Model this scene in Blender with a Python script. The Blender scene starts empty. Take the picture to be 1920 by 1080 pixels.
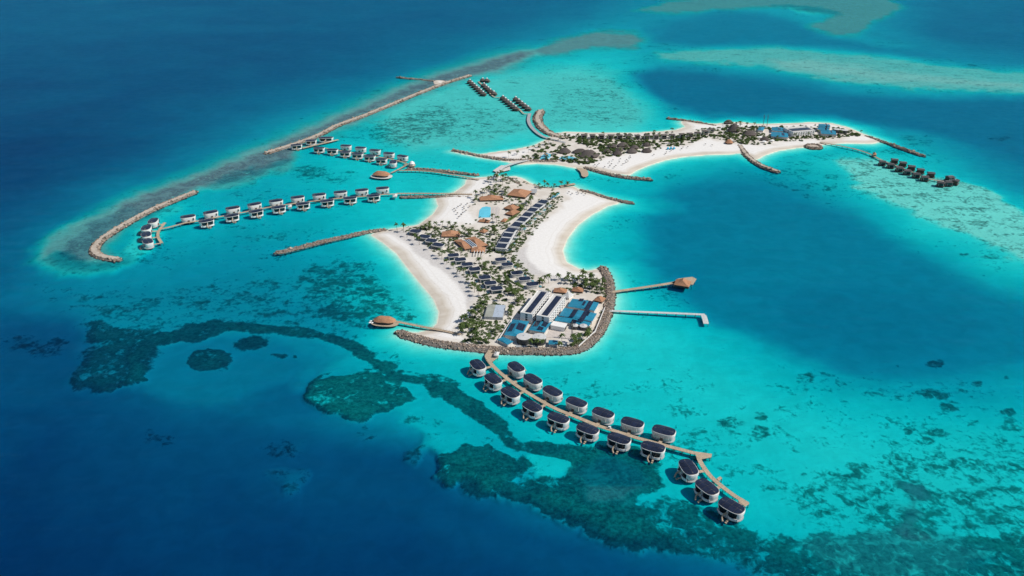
import bpy, bmesh, math, random
import numpy as np
from mathutils import Vector, Matrix

# ------------------------------------------------------------------ camera, sky, sun, exposure
scene = bpy.context.scene
C = scene.collection
F_PX = 1500.0            # focal length in photograph pixels (1920 wide)
HOR = -200.0             # horizon line, photograph pixels
CAM_H = 373.0            # camera height over the sea, metres
PITCH = math.atan2(540.0 - HOR, F_PX)
SP, CP = math.sin(PITCH), math.cos(PITCH)
cam = bpy.data.cameras.new('camera')
cam.sensor_width = 36.0
cam.lens = F_PX / 1920.0 * 36.0
cam.clip_start = 1.0
cam.clip_end = 120000.0
camo = bpy.data.objects.new('camera', cam)
C.objects.link(camo)
camo.location = (0, 0, CAM_H)
camo.rotation_euler = (math.pi / 2 - PITCH, 0, 0)
scene.camera = camo

SUN_EL = 47.0
SUN_AZ = -12.0           # degrees from +X towards +Y: the sun stands to the east, a little behind the camera
world = bpy.data.worlds.new('World')
scene.world = world
world.use_nodes = True
wn = world.node_tree
wn.nodes.clear()
sky = wn.nodes.new('ShaderNodeTexSky')
sky.sky_type = 'NISHITA'
sky.sun_disc = False
sky.sun_elevation = math.radians(SUN_EL)
sky.sun_rotation = math.radians(90.0 - SUN_AZ)
sky.air_density = 1.0
sky.dust_density = 0.4
bg = wn.nodes.new('ShaderNodeBackground')
bg.inputs['Strength'].default_value = 0.085
wo = wn.nodes.new('ShaderNodeOutputWorld')
wn.links.new(sky.outputs[0], bg.inputs[0])
wn.links.new(bg.outputs[0], wo.inputs[0])

sun = bpy.data.lights.new('sun', 'SUN')
sun.energy = 4.2
sun.angle = math.radians(0.5)
sun.color = (1.0, 0.955, 0.89)
suno = bpy.data.objects.new('sun', sun)
C.objects.link(suno)
_el, _az = math.radians(SUN_EL), math.radians(SUN_AZ)
sdir = Vector((math.cos(_el) * math.cos(_az), math.cos(_el) * math.sin(_az), math.sin(_el)))
suno.rotation_euler = sdir.to_track_quat('Z', 'Y').to_euler()
suno.location = (0, 0, 900)

vs = scene.view_settings
vs.view_transform = 'Standard'
vs.look = 'None'
vs.exposure = 0.0
vs.gamma = 1.0
vs.use_curve_mapping = False
scene.cycles.use_denoising = True
scene.cycles.max_bounces = 4
scene.cycles.diffuse_bounces = 2
scene.cycles.glossy_bounces = 2
scene.cycles.transmission_bounces = 2
scene.cycles.use_adaptive_sampling = True
scene.cycles.adaptive_threshold = 0.02
scene.cycles.caustics_reflective = False
scene.cycles.caustics_refractive = False
scene.cycles.transparent_max_bounces = 16
scene.cycles.volume_bounces = 0
rnd = random.Random(7)


# ------------------------------------------------------------------ helpers
def P(px, py, z=0.0):
    """photograph pixel -> the point where that ray meets the level z"""
    u, v = px - 960.0, py - 540.0
    t = (CAM_H - z) / (F_PX * SP + v * CP)
    return Vector((u * t, (F_PX * CP - v * SP) * t, z))


def to_px(x, y, z=0.0):
    d = y * CP + (CAM_H - z) * SP
    v = (CAM_H - z) * CP - y * SP
    return 960 + F_PX * x / d, 540 + F_PX * v / d


def smooth(e0, e1, x):
    t = np.clip((x - e0) / (e1 - e0), 0, 1)
    return t * t * (3 - 2 * t)


class MB:
    """collects faces for ONE mesh object"""
    def __init__(self):
        self.v, self.f, self.m = [], [], []

    def poly(self, pts, mi=0):
        n = len(self.v)
        self.v += [tuple(p) for p in pts]
        self.f.append(tuple(range(n, n + len(pts))))
        self.m.append(mi)

    def box(self, x0, x1, y0, y1, z0, z1, mi=0, rot=0.0, at=(0, 0, 0)):
        c, s = math.cos(rot), math.sin(rot)
        n = len(self.v)
        for z in (z0, z1):
            for x, y in ((x0, y0), (x1, y0), (x1, y1), (x0, y1)):
                self.v.append((at[0] + x * c - y * s, at[1] + x * s + y * c, at[2] + z))
        for q in ((0, 3, 2, 1), (4, 5, 6, 7), (0, 1, 5, 4), (1, 2, 6, 5), (2, 3, 7, 6), (3, 0, 4, 7)):
            self.f.append(tuple(n + i for i in q))
            self.m.append(mi)

    def prism(self, outline, z0, z1, mi=0, cap=True, s0=1.0, s1=1.0):
        k = len(outline)
        n = len(self.v)
        self.v += [(x * s0, y * s0, z0) for x, y in outline] + [(x * s1, y * s1, z1) for x, y in outline]
        for i in range(k):
            j = (i + 1) % k
            self.f.append((n + i, n + j, n + k + j, n + k + i))
            self.m.append(mi)
        if cap:
            self.f.append(tuple(n + k + i for i in range(k)))
            self.m.append(mi)
            self.f.append(tuple(n + k - 1 - i for i in range(k)))
            self.m.append(mi)

    def tube(self, pts, radii, sides=6, mi=0):
        rings = []
        for i, p in enumerate(pts):
            p = Vector(p)
            a = Vector(pts[max(i - 1, 0)])
            b = Vector(pts[min(i + 1, len(pts) - 1)])
            t = (b - a).normalized()
            ref = Vector((1, 0, 0)) if abs(t.x) < 0.9 else Vector((0, 1, 0))
            u = t.cross(ref).normalized()
            w = t.cross(u)
            r = radii[i] if isinstance(radii, (list, tuple)) else radii
            n = len(self.v)
            for k in range(sides):
                a2 = 2 * math.pi * k / sides
                self.v.append(tuple(p + u * (r * math.cos(a2)) + w * (r * math.sin(a2))))
            rings.append(n)
        for a, b in zip(rings, rings[1:]):
            for k in range(sides):
                j = (k + 1) % sides
                self.f.append((a + k, a + j, b + j, b + k))
                self.m.append(mi)
        self.f.append(tuple(rings[-1] + k for k in range(sides)))
        self.m.append(mi)
        self.f.append(tuple(rings[0] + sides - 1 - k for k in range(sides)))
        self.m.append(mi)

    def mesh(self, name, mats, smooth_shade=False):
        me = bpy.data.meshes.new(name)
        me.from_pydata(self.v, [], self.f)
        for m in (mats if isinstance(mats, (list, tuple)) else [mats]):
            me.materials.append(m)
        if any(self.m):
            me.polygons.foreach_set('material_index', self.m)
        if smooth_shade:
            me.polygons.foreach_set('use_smooth', [True] * len(me.polygons))
        me.update()
        return me

    def build(self, name, mats, parent=None, smooth_shade=False):
        return link(name, self.mesh(name, mats, smooth_shade), parent)


def link(name, me, parent=None, loc=None, rz=None):
    o = bpy.data.objects.new(name, me)
    C.objects.link(o)
    if parent is not None:
        o.parent = parent
    if loc is not None:
        o.location = loc
    if rz is not None:
        o.rotation_euler = (0, 0, rz)
    return o


def tag(o, label=None, cat=None, group=None, kind=None):
    if label:
        o['label'] = label
    if cat:
        o['category'] = cat
    if group:
        o['group'] = group
    if kind:
        o['kind'] = kind
    return o


def thing(name, label, cat, loc=(0, 0, 0), rz=0.0, group=None):
    return tag(link(name, None, None, loc, rz), label, cat, group)


def copy_tree(o, parent=None):
    c = o.copy()
    C.objects.link(c)
    c.parent = parent
    for ch in list(o.children):
        if not ch.name.startswith('gangway'):
            copy_tree(ch, c)
    return c


ORD = ['first', 'second', 'third', 'fourth', 'fifth', 'sixth', 'seventh', 'eighth', 'ninth', 'tenth', 'eleventh',
       'twelfth', 'thirteenth', 'fourteenth', 'fifteenth', 'sixteenth', 'seventeenth']


def resample(pts, step):
    """smooth polyline through 2-D/3-D points, about `step` metres apart"""
    pts = [Vector(p) for p in pts]
    out = []
    n = len(pts)
    for i in range(n - 1):
        p0, p1, p2, p3 = pts[max(i - 1, 0)], pts[i], pts[i + 1], pts[min(i + 2, n - 1)]
        L = (p2 - p1).length
        k = max(1, int(round(L / step)))
        for j in range(k):
            t = j / k
            # centripetal-ish: damp tangents so uneven spacing does not overshoot
            m1 = (p2 - p0) * (L / max((p2 - p1).length + (p1 - p0).length, 1e-6))
            m2 = (p3 - p1) * (L / max((p3 - p2).length + (p2 - p1).length, 1e-6))
            h00, h10 = 2 * t**3 - 3 * t**2 + 1, t**3 - 2 * t**2 + t
            h01, h11 = -2 * t**3 + 3 * t**2, t**3 - t**2
            out.append(p1 * h00 + m1 * h10 + p2 * h01 + m2 * h11)
    out.append(pts[-1])
    return out


def frames(pts):
    """unit tangents and left normals in the ground plane"""
    T, N = [], []
    for i in range(len(pts)):
        a, b = pts[max(i - 1, 0)], pts[min(i + 1, len(pts) - 1)]
        t = Vector((b.x - a.x, b.y - a.y, 0)).normalized()
        T.append(t)
        N.append(Vector((-t.y, t.x, 0)))
    return T, N


# ------------------------------------------------------------------ materials
def new_mat(name):
    m = bpy.data.materials.new(name)
    m.use_nodes = True
    nt = m.node_tree
    b = nt.nodes['Principled BSDF']
    return m, nt, b


def N_(nt, typ, **kw):
    n = nt.nodes.new(typ)
    for k, v in kw.items():
        setattr(n, k, v)
    return n


def mixc(nt, fac, a, b, blend='MIX'):
    n = nt.nodes.new('ShaderNodeMix')
    n.data_type = 'RGBA'
    n.blend_type = blend
    n.clamp_factor = True
    for sock, val in ((n.inputs[0], fac), (n.inputs[6], a), (n.inputs[7], b)):
        if isinstance(val, bpy.types.NodeSocket):
            nt.links.new(val, sock)
        elif isinstance(val, (int, float)):
            sock.default_value = val
        else:
            sock.default_value = (*val, 1.0)
    return n.outputs[2]


def math_(nt, op, a, b=0.0, c=0.0, clamp=False):
    n = nt.nodes.new('ShaderNodeMath')
    n.operation = op
    n.use_clamp = clamp
    for i, val in enumerate((a, b, c)):
        if isinstance(val, bpy.types.NodeSocket):
            nt.links.new(val, n.inputs[i])
        else:
            n.inputs[i].default_value = val
    return n.outputs[0]


def noise(nt, vec, scale, detail=3.0, rough=0.55, dist=0.0):
    n = nt.nodes.new('ShaderNodeTexNoise')
    n.inputs['Scale'].default_value = scale
    n.inputs['Detail'].default_value = detail
    n.inputs['Roughness'].default_value = rough
    n.inputs['Distortion'].default_value = dist
    if vec is not None:
        nt.links.new(vec, n.inputs['Vector'])
    return n.outputs['Fac']


def ramp(nt, fac, e0, e1):
    n = nt.nodes.new('ShaderNodeMapRange')
    n.interpolation_type = 'SMOOTHSTEP'
    n.inputs[1].default_value = e0
    n.inputs[2].default_value = e1
    nt.links.new(fac, n.inputs[0])
    return n.outputs[0]


def simple(name, col, rough=0.7, var=0.18, scale=0.6, spec=0.3, bump=0.0, island=0.0, metal=0.0, objvar=0.0):
    """plain surface colour with uneven grain; island: each loose piece its own shade"""
    m, nt, b = new_mat(name)
    tc = N_(nt, 'ShaderNodeTexCoord')
    nz = noise(nt, tc.outputs['Object'], scale, 4.0, 0.6)
    lo = tuple(c * (1 - var) for c in col)
    hi = tuple(min(1, c * (1 + var)) for c in col)
    c = mixc(nt, ramp(nt, nz, 0.3, 0.7), lo, hi)
    if island:
        g = N_(nt, 'ShaderNodeNewGeometry')
        f = math_(nt, 'MULTIPLY_ADD', g.outputs['Random Per Island'], 2 * island, 1 - island)
        sc = N_(nt, 'ShaderNodeVectorMath', operation='SCALE')
        nt.links.new(c, sc.inputs[0])
        nt.links.new(f, sc.inputs['Scale'])
        c = sc.outputs[0]
    if objvar:
        oi = N_(nt, 'ShaderNodeObjectInfo')
        f = math_(nt, 'MULTIPLY_ADD', oi.outputs['Random'], 2 * objvar, 1 - objvar)
        sc = N_(nt, 'ShaderNodeVectorMath', operation='SCALE')
        nt.links.new(c, sc.inputs[0])
        nt.links.new(f, sc.inputs['Scale'])
        c = sc.outputs[0]
    nt.links.new(c, b.inputs['Base Color'])
    b.inputs['Roughness'].default_value = rough
    b.inputs['Metallic'].default_value = metal
    b.inputs['Specular IOR Level'].default_value = spec
    if bump:
        bp = N_(nt, 'ShaderNodeBump')
        bp.inputs['Strength'].default_value = bump
        bp.inputs['Distance'].default_value = 0.2
        nt.links.new(noise(nt, tc.outputs['Object'], scale * 4, 3.0), bp.inputs['Height'])
        nt.links.new(bp.outputs[0], b.inputs['Normal'])
    return m


M = {}
M['white'] = simple('white_render', (0.80, 0.785, 0.75), 0.6, 0.05, 0.35, objvar=0.04)
M['white2'] = simple('white_panel', (0.62, 0.60, 0.56), 0.6, 0.10, 0.8, objvar=0.05)
M['grey'] = simple('grey_concrete', (0.36, 0.37, 0.37), 0.8, 0.15, 0.4)
M['lightgrey'] = simple('pale_concrete', (0.55, 0.55, 0.53), 0.8, 0.10, 0.3)
M['solar'] = simple('solar_panel', (0.016, 0.022, 0.045), 0.22, 0.25, 0.3, 0.5, objvar=0.2)
M['glass'] = simple('dark_glass', (0.012, 0.035, 0.045), 0.08, 0.3, 0.2, 0.6)
M['frame'] = simple('aluminium_frame', (0.45, 0.46, 0.47), 0.5, 0.1, 1.0)
M['wood'] = simple('weathered_deck_wood', (0.43, 0.335, 0.235), 0.8, 0.22, 0.9, island=0.10)
M['wooddark'] = simple('dark_stained_wood', (0.10, 0.075, 0.06), 0.75, 0.3, 0.8)
M['pile'] = simple('concrete_pile', (0.20, 0.19, 0.175), 0.85, 0.25, 0.8)
M['rock'] = simple('armour_rock', (0.29, 0.228, 0.178), 0.9, 0.25, 0.7, 0.2, island=0.5)


def wet_foot(m):
    """weed-dark band where the sea washes the stones"""
    nt = m.node_tree
    b = nt.nodes['Principled BSDF']
    src = b.inputs['Base Color'].links[0].from_socket
    g = N_(nt, 'ShaderNodeNewGeometry')
    sx = N_(nt, 'ShaderNodeSeparateXYZ')
    nt.links.new(g.outputs['Position'], sx.inputs[0])
    z = math_(nt, 'ADD', sx.outputs[2], math_(nt, 'MULTIPLY', noise(nt, g.outputs['Position'], 0.35, 2), 0.9))
    nt.links.new(mixc(nt, ramp(nt, z, 0.75, 1.25), (0.055, 0.05, 0.04), src), b.inputs['Base Color'])


wet_foot(M['rock'])
M['rockdark'] = simple('rubble_core', (0.19, 0.165, 0.145), 0.9, 0.3, 0.5, 0.2)
M['crest'] = simple('crushed_coral_track', (0.47, 0.40, 0.325), 0.9, 0.16, 0.25, 0.2)
M['thatch'] = simple('dark_thatch', (0.112, 0.096, 0.088), 0.95, 0.3, 1.2, 0.1, bump=0.6, objvar=0.2)
M['charcoal'] = simple('charcoal_shingle', (0.075, 0.074, 0.076), 0.8, 0.3, 0.7, 0.2, objvar=0.2)
M['tan'] = simple('terracotta_shingle', (0.40, 0.205, 0.115), 0.85, 0.22, 0.9, 0.2, bump=0.4, objvar=0.12)
M['blue'] = simple('blue_roof_sheet', (0.022, 0.225, 0.345), 0.45, 0.14, 0.25, 0.4, objvar=0.1)
M['pool'] = simple('pool_water', (0.13, 0.58, 0.72), 0.08, 0.08, 0.2, 0.5)
M['pave'] = simple('pale_paving', (0.56, 0.50, 0.45), 0.85, 0.12, 0.6)
M['trunk'] = simple('palm_trunk', (0.16, 0.125, 0.09), 0.9, 0.3, 2.0, 0.1)
M['court'] = simple('olive_court', (0.33, 0.34, 0.29), 0.8, 0.12, 0.2)
M['courtblue'] = simple('pale_blue_court', (0.40, 0.46, 0.53), 0.8, 0.08, 0.2)
M['tank'] = simple('dark_tank_wall', (0.05, 0.055, 0.06), 0.5, 0.2, 0.5)
M['canvas'] = simple('white_canvas', (0.78, 0.78, 0.76), 0.8, 0.04, 0.5)
M['steel'] = simple('mast_steel', (0.12, 0.11, 0.10), 0.5, 0.2, 1.0)
M['plunge'] = simple('plunge_pool_water', (0.10, 0.30, 0.33), 0.15, 0.2, 0.5, 0.5)
M['aqua'] = simple('aqua_plastic', (0.05, 0.42, 0.62), 0.4, 0.2, 0.6)


def leafmat(name, c0, c1):
    m, nt, b = new_mat(name)
    g = N_(nt, 'ShaderNodeNewGeometry')
    oi = N_(nt, 'ShaderNodeObjectInfo')
    f = math_(nt, 'ADD', math_(nt, 'MULTIPLY', g.outputs['Random Per Island'], 0.55),
              math_(nt, 'MULTIPLY', oi.outputs['Random'], 0.45))
    nt.links.new(mixc(nt, f, c0, c1), b.inputs['Base Color'])
    b.inputs['Roughness'].default_value = 0.8
    b.inputs['Specular IOR Level'].default_value = 0.1
    return m


M['frond'] = leafmat('palm_frond', (0.028, 0.058, 0.017), (0.095, 0.130, 0.036))
M['leaf'] = leafmat('shrub_leaf', (0.026, 0.060, 0.017), (0.105, 0.150, 0.045))
M['lawn'] = simple('lawn', (0.13, 0.17, 0.055), 0.9, 0.3, 0.4, 0.1)
# ------------------------------------------------------------------ coastlines (photograph pixels of the waterline)
MAIN = [(915, 332), (895, 334), (876, 335), (872, 347), (852, 361), (835, 366), (817, 372), (822, 387), (812, 402), (785, 422),
        (740, 429), (715, 433), (695, 440), (718, 455), (743, 475), (766, 505), (790, 534), (812, 560), (823, 585), (820, 606),
        (808, 618), (784, 624), (750, 622), (748, 628), (797, 642), (836, 649), (888, 655), (940, 659), (992, 660), (1078, 659), (1100, 650),
        (1127, 622), (1142, 588), (1148, 556), (1143, 524), (1131, 505), (1120, 505), (1102, 508), (1085, 504), (1062, 492),
        (1055, 470), (1064, 447), (1083, 422), (1110, 402), (1140, 386), (1164, 380), (1140, 372), (1112, 363), (1087, 356),
        (1076, 350), (1060, 351), (1040, 353), (1015, 351), (993, 343), (980, 335), (966, 331), (952, 332), (932, 330)]
NORTH = [(848, 284), (871, 286), (900, 290), (913, 288), (940, 284), (965, 281), (1002, 273), (1023, 263), (1035, 255), (1042, 250),
         (1061, 248), (1111, 249), (1160, 249), (1200, 249), (1236, 247), (1268, 244), (1286, 238), (1278, 231), (1280, 226),
         (1310, 231), (1344, 233), (1370, 230), (1395, 230), (1419, 233), (1444, 233), (1480, 232), (1517, 230), (1556, 231), (1590, 239),
         (1620, 252), (1642, 259), (1655, 265), (1632, 269), (1586, 268), (1550, 270), (1520, 275), (1495, 277), (1460, 282),
         (1433, 291), (1419, 299), (1404, 294), (1388, 287), (1364, 289), (1325, 290), (1278, 294), (1247, 300), (1216, 310), (1194, 319),
         (1180, 328), (1150, 325), (1120, 320), (1098, 316), (1080, 315), (1048, 309), (1007, 306), (973, 308), (940, 301), (900, 295), (865, 288)]
ISLET = [(812, 153), (820, 150), (833, 151), (838, 155), (830, 158), (815, 158)]
COAST = [np.array([P(*p)[:2] for p in c]) for c in (MAIN, NORTH, ISLET)]


def seg_dist(x, y, poly, closed=True):
    d2 = np.full(x.shape, 1e18)
    n = len(poly)
    for i in range(n if closed else n - 1):
        ax, ay = poly[i]
        bx, by = poly[(i + 1) % n]
        dx, dy = bx - ax, by - ay
        t = np.clip(((x - ax) * dx + (y - ay) * dy) / (dx * dx + dy * dy + 1e-9), 0, 1)
        d2 = np.minimum(d2, (x - ax - t * dx) ** 2 + (y - ay - t * dy) ** 2)
    return np.sqrt(d2)


def inside(x, y, poly):
    r = np.zeros(x.shape, bool)
    n = len(poly)
    for i in range(n):
        ax, ay = poly[i]
        bx, by = poly[(i + 1) % n]
        if ay == by:
            continue
        c = (ay > y) != (by > y)
        r ^= c & (x < (bx - ax) * (y - ay) / (by - ay) + ax)
    return r


def sdf(x, y, poly):
    d = seg_dist(x, y, poly)
    return np.where(inside(x, y, poly), d, -d)      # positive inside


def vnoise(x, y, scale, seed=0):
    x, y = x / scale, y / scale
    xi, yi = np.floor(x).astype(np.int64), np.floor(y).astype(np.int64)
    fx, fy = x - xi, y - yi
    fx, fy = fx * fx * (3 - 2 * fx), fy * fy * (3 - 2 * fy)

    def h(a, b):
        n = (a * 374761393 + b * 668265263 + seed * 1442695041) & 0x7fffffff
        n = ((n ^ (n >> 13)) * 1274126177) & 0x7fffffff
        return ((n ^ (n >> 16)) & 0xffff) / 65535.0
    return ((h(xi, yi) * (1 - fx) + h(xi + 1, yi) * fx) * (1 - fy) + (h(xi, yi + 1) * (1 - fx) + h(xi + 1, yi + 1) * fx) * fy) * 2 - 1


def fbm(x, y, scale, seed=0, octv=4):
    s, a = 0, 1.0
    for k in range(octv):
        s = s + a * vnoise(x, y, scale / 2**k, seed + k * 17)
        a *= 0.5
    return s / 1.6


def shore(x, y):
    """signed distance to the coast in metres, positive on land"""
    d = np.maximum(sdf(x, y, COAST[0]), sdf(x, y, COAST[1]))
    return np.maximum(d, sdf(x, y, COAST[2]))


def land_z(x, y):
    d = float(shore(np.array([x]), np.array([y]))[0])
    return land_h(np.array([d]))[0]


def land_h(d):
    return np.where(d > 0, 1.7 * (1 - np.exp(-np.maximum(d, 0) / 9.0)), 0)


# ------------------------------------------------------------------ sea bed: optical depth soundings by row
ROWS = {
    -150: '-1500:3 -300:3 500:3 960:3 1500:2.8 2300:2.8 3400:2.8',
    -60: '-700:2.7 0:2.7 300:2.7 600:2.7 900:2.6 1200:2.4 1500:2.2 1800:2.4 2300:2.6',
    0: '-300:2.7 0:2.7 300:2.7 600:2.65 800:2.6 950:2.5 1080:2.3 1180:1.6 1280:1.3 1400:1.2 1500:1.1 1600:1.2 1680:1.7 1780:2.3 1920:2.4 2200:2.6',
    30: '1100:2.2 1200:1.4 1280:1.3 1350:1.5 1450:1.1 1530:0.9 1600:1.2 1700:1.9 1850:2.2',
    60: '-300:2.8 0:2.8 300:2.8 600:2.8 800:2.7 950:2.4 1040:1.7 1110:1.0 1190:1.0 1230:1.9 1320:2.1 1420:2.0 1500:1.7 1570:1.0 1640:1.6 1750:2.2 1920:2.3 2200:2.4',
    100: '-300:2.9 0:2.9 300:2.95 600:2.9 740:2.6 840:2.2 910:1.6 1000:0.9 1100:0.8 1200:0.8 1290:0.65 1360:0.55 1450:0.55 1560:0.7 1660:1.0 1740:1.6 1830:2.2 1920:2.4 2200:2.4',
    128: '1010:0.4 1090:0.3 1150:0.38 1190:0.7 1240:1.3 1320:1.5 1400:0.9 1500:0.5 1600:0.45 1700:0.5 1800:0.7 1920:0.8 2200:1.0',
    150: '-300:3.1 0:3.1 200:3.1 400:3.1 550:2.9 650:2.4 720:1.9 790:1.2 950:0.42 1050:0.34 1140:0.38 1190:1.0 1230:1.9 1330:2.2 1430:2.2 1510:1.6 1580:0.7 1680:0.45 1800:0.45 1920:0.55 2200:0.7',
    190: '1000:0.28 1100:0.26 1180:0.42 1230:1.1 1290:2.0 1400:2.3 1550:2.35 1700:2.2 1830:2.1 1920:2.1 2200:2.1',
    230: '-300:3.6 0:3.6 200:3.3 350:2.8 440:2.2 520:1.5 590:0.9 700:0.75 850:0.45 1000:0.28 1100:0.25 1200:0.32 1250:0.6 1310:1.0 1370:1.5 1450:1.7 1550:1.8 1640:1.6 1720:1.9 1820:2.1 1920:2.1 2200:2.1',
    270: '700:0.6 800:0.55 900:0.45 980:0.4 1640:0.7 1700:0.8 1760:1.3 1850:1.9 1920:2.1',
    300: '-300:3.8 0:3.8 150:3.4 280:2.7 360:2.0 430:1.3 520:1.0 580:0.8 700:0.55 850:0.45 900:0.45 1000:0.45 1100:0.4 1250:0.4 1310:0.6 1370:0.6 1450:0.7 1500:0.55 1570:0.4 1640:0.35 1720:0.5 1790:1.0 1860:1.7 1920:2.0 2200:2.2',
    350: '-300:3.7 0:3.6 100:3.1 190:2.3 270:1.6 340:1.0 430:1.1 520:1.1 600:0.8 680:0.55 780:0.5 830:0.4 1050:0.45 1150:0.65 1200:0.7 1250:1.0 1330:1.8 1400:1.9 1470:1.5 1550:1.0 1620:0.5 1700:0.3 1800:0.45 1860:0.9 1920:1.5 2200:2.0',
    420: '-300:3.3 0:3.0 60:2.4 130:1.7 210:1.1 280:0.7 350:0.9 450:1.1 550:1.0 650:0.7 750:0.5 1100:0.4 1160:0.7 1220:1.4 1300:1.95 1400:2.05 1520:1.95 1600:1.6 1660:0.9 1710:0.4 1800:0.3 1920:0.4 2200:0.9',
    500: '-300:3.0 0:2.6 60:2.1 130:1.7 220:1.5 330:1.6 450:1.6 560:1.35 650:1.0 710:0.6 1080:0.4 1150:0.6 1210:1.2 1270:1.8 1400:2.05 1600:2.05 1720:1.7 1800:1.0 1860:0.5 1920:0.4 2200:0.5',
    560: '-300:3.0 0:2.5 100:2.1 250:1.8 400:1.65 550:1.35 650:0.95 740:0.6 800:0.4 1180:0.5 1270:1.0 1340:1.7 1500:2.05 1700:2.1 1820:1.9 1920:1.4 2200:1.0',
    620: '-300:3.5 0:3.2 90:3.3 170:3.1 230:2.3 290:1.75 400:1.7 500:1.6 600:1.4 680:0.95 740:0.6 1170:0.38 1270:0.5 1370:0.8 1440:1.3 1540:1.95 1700:2.1 1850:2.0 1920:1.8 2200:1.5',
    680: '-300:3.6 0:3.5 100:3.2 200:3.0 270:2.3 350:1.95 450:1.85 560:1.6 640:1.3 760:1.0 830:0.65 900:0.5 1000:0.4 1150:0.4 1300:0.42 1430:0.55 1530:0.9 1620:1.6 1720:1.85 1850:1.75 1920:1.5 2200:1.3',
    740: '-300:3.9 0:3.6 150:3.4 250:3.0 350:2.7 450:2.5 540:2.4 640:1.9 740:1.2 820:0.9 900:0.7 1000:0.5 1100:0.42 1250:0.45 1400:0.42 1550:0.5 1650:0.65 1750:0.85 1920:1.0 2200:1.0',
    800: '-300:4.1 0:3.9 200:3.6 400:3.3 560:2.9 700:2.1 780:1.45 850:1.0 930:0.8 1050:0.55 1200:0.45 1400:0.42 1600:0.42 1800:0.48 1920:0.5 2200:0.6',
    860: '-300:4.2 0:4.0 200:3.8 400:3.6 600:3.3 730:2.8 790:2.3 850:1.6 930:1.0 1020:0.6 1150:0.55 1300:0.48 1450:0.42 1600:0.4 1800:0.4 1920:0.42 2200:0.5',
    920: '0:4.1 300:3.9 600:3.7 780:3.4 850:2.6 930:1.8 1020:1.25 1120:0.9 1250:0.6 1400:0.5 1600:0.42 1800:0.4 1920:0.42',
    970: '-300:4.4 0:4.2 300:4.0 650:3.8 830:3.4 930:2.8 1020:2.0 1110:1.4 1200:1.0 1300:0.75 1450:0.55 1600:0.48 1750:0.45 1920:0.45 2200:0.5',
    1020: '0:4.3 400:4.1 800:3.8 950:3.4 1080:2.8 1170:2.1 1260:1.4 1350:0.95 1480:0.65 1620:0.55 1750:0.5 1850:0.5 1920:0.45',
    1080: '-300:4.6 0:4.4 400:4.3 800:4.1 1000:3.8 1150:3.3 1300:2.8 1390:2.1 1480:1.3 1580:0.9 1750:0.7 1860:0.75 1920:0.6 2200:0.7',
    1250: '-500:4.6 300:4.6 900:4.4 1300:4.0 1600:2.8 1900:2.0 2300:1.6',
    1700: '-800:4.8 500:4.8 1300:4.6 2200:3.5',
}
SP_ = np.array([(float(a.split(':')[0]), float(y), float(a.split(':')[1])) for y, s in ROWS.items() for a in s.split()])
YS = 2.0                                   # rows lie closer on the ground than they look: stretch y


def rbf_eval(px, py):
    k = len(SP_)
    X, Y = SP_[:, 0], SP_[:, 1] * YS
    A = np.sqrt((X[:, None] - X) ** 2 + (Y[:, None] - Y) ** 2)
    A -= np.eye(k) * 25.0                  # smoothing
    w = np.linalg.solve(np.block([[A, np.ones((k, 1))], [np.ones((1, k)), np.zeros((1, 1))]]), np.append(SP_[:, 2], 0))
    out = np.empty(px.shape)
    for i in range(0, len(px), 40000):
        s = slice(i, i + 40000)
        out[s] = np.sqrt((px[s, None] - X) ** 2 + (py[s, None] * YS - Y) ** 2) @ w[:k] + w[k]
    return out


def soft_poly(px, py, poly, soft, warp):
    """soft mask of a photograph-pixel polygon"""
    q = np.array(poly, float) * (1, YS)
    x0, y0 = q.min(0) - soft * 2 - 12
    x1, y1 = q.max(0) + soft * 2 + 12
    Y = py * YS
    sel = np.nonzero((px > x0) & (px < x1) & (Y > y0) & (Y < y1))[0]
    m = np.zeros(px.shape)
    if len(sel):
        d = sdf(px[sel], Y[sel], q) + warp[sel]
        m[sel] = smooth(-soft, soft, d)
    return m


def soft_line(px, py, line, hw, soft, warp):
    q = np.array(line, float) * (1, YS)
    x0, y0 = q.min(0) - hw - soft - 15
    x1, y1 = q.max(0) + hw + soft + 15
    Y = py * YS
    sel = np.nonzero((px > x0) & (px < x1) & (Y > y0) & (Y < y1))[0]
    m = np.zeros(px.shape)
    if len(sel):
        d = hw - seg_dist(px[sel], Y[sel], q, False) + warp[sel] * 0.4
        m[sel] = smooth(-soft, soft, d)
    return m


def blob(cx, cy, rx, ry, cover=0.85, depth=None, brown=None):
    put(soft_poly(px, py, ell(cx, cy, rx * 0.9, ry * 0.9), max(5.0, 0.9 * min(rx, ry * YS)), warp * 0.9), depth, cover, brown)


def ell(cx, cy, rx, ry, n=14):
    return [(cx + rx * math.cos(2 * math.pi * k / n), cy + ry * math.sin(2 * math.pi * k / n)) for k in range(n)]


gx = np.concatenate([np.linspace(-1500, -110, 30), np.arange(-100, 2020.1, 3.0), np.linspace(2040, 3400, 30)])
gy = np.concatenate([[-199.0, -197, -192, -185, -176, -166, -155, -144, -132, -120, -108, -96, -84, -72, -60, -50, -40, -30, -20, -12],
                     np.arange(-6, 1100, 2.6), np.linspace(1106, 1700, 40)])
GX, GY = np.meshgrid(gx, gy)
px, py = GX.ravel(), GY.ravel()
nx, ny = len(gx), len(gy)
den = F_PX * SP + (py - 540) * CP
tt = CAM_H / den
wx, wy = (px - 960) * tt, (F_PX * CP - (py - 540) * SP) * tt
slant = np.sqrt((px - 960) ** 2 + (py - 540) ** 2 + F_PX**2) / den      # 1 / sin(depression)
dist_shore = shore(wx, wy)

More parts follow.
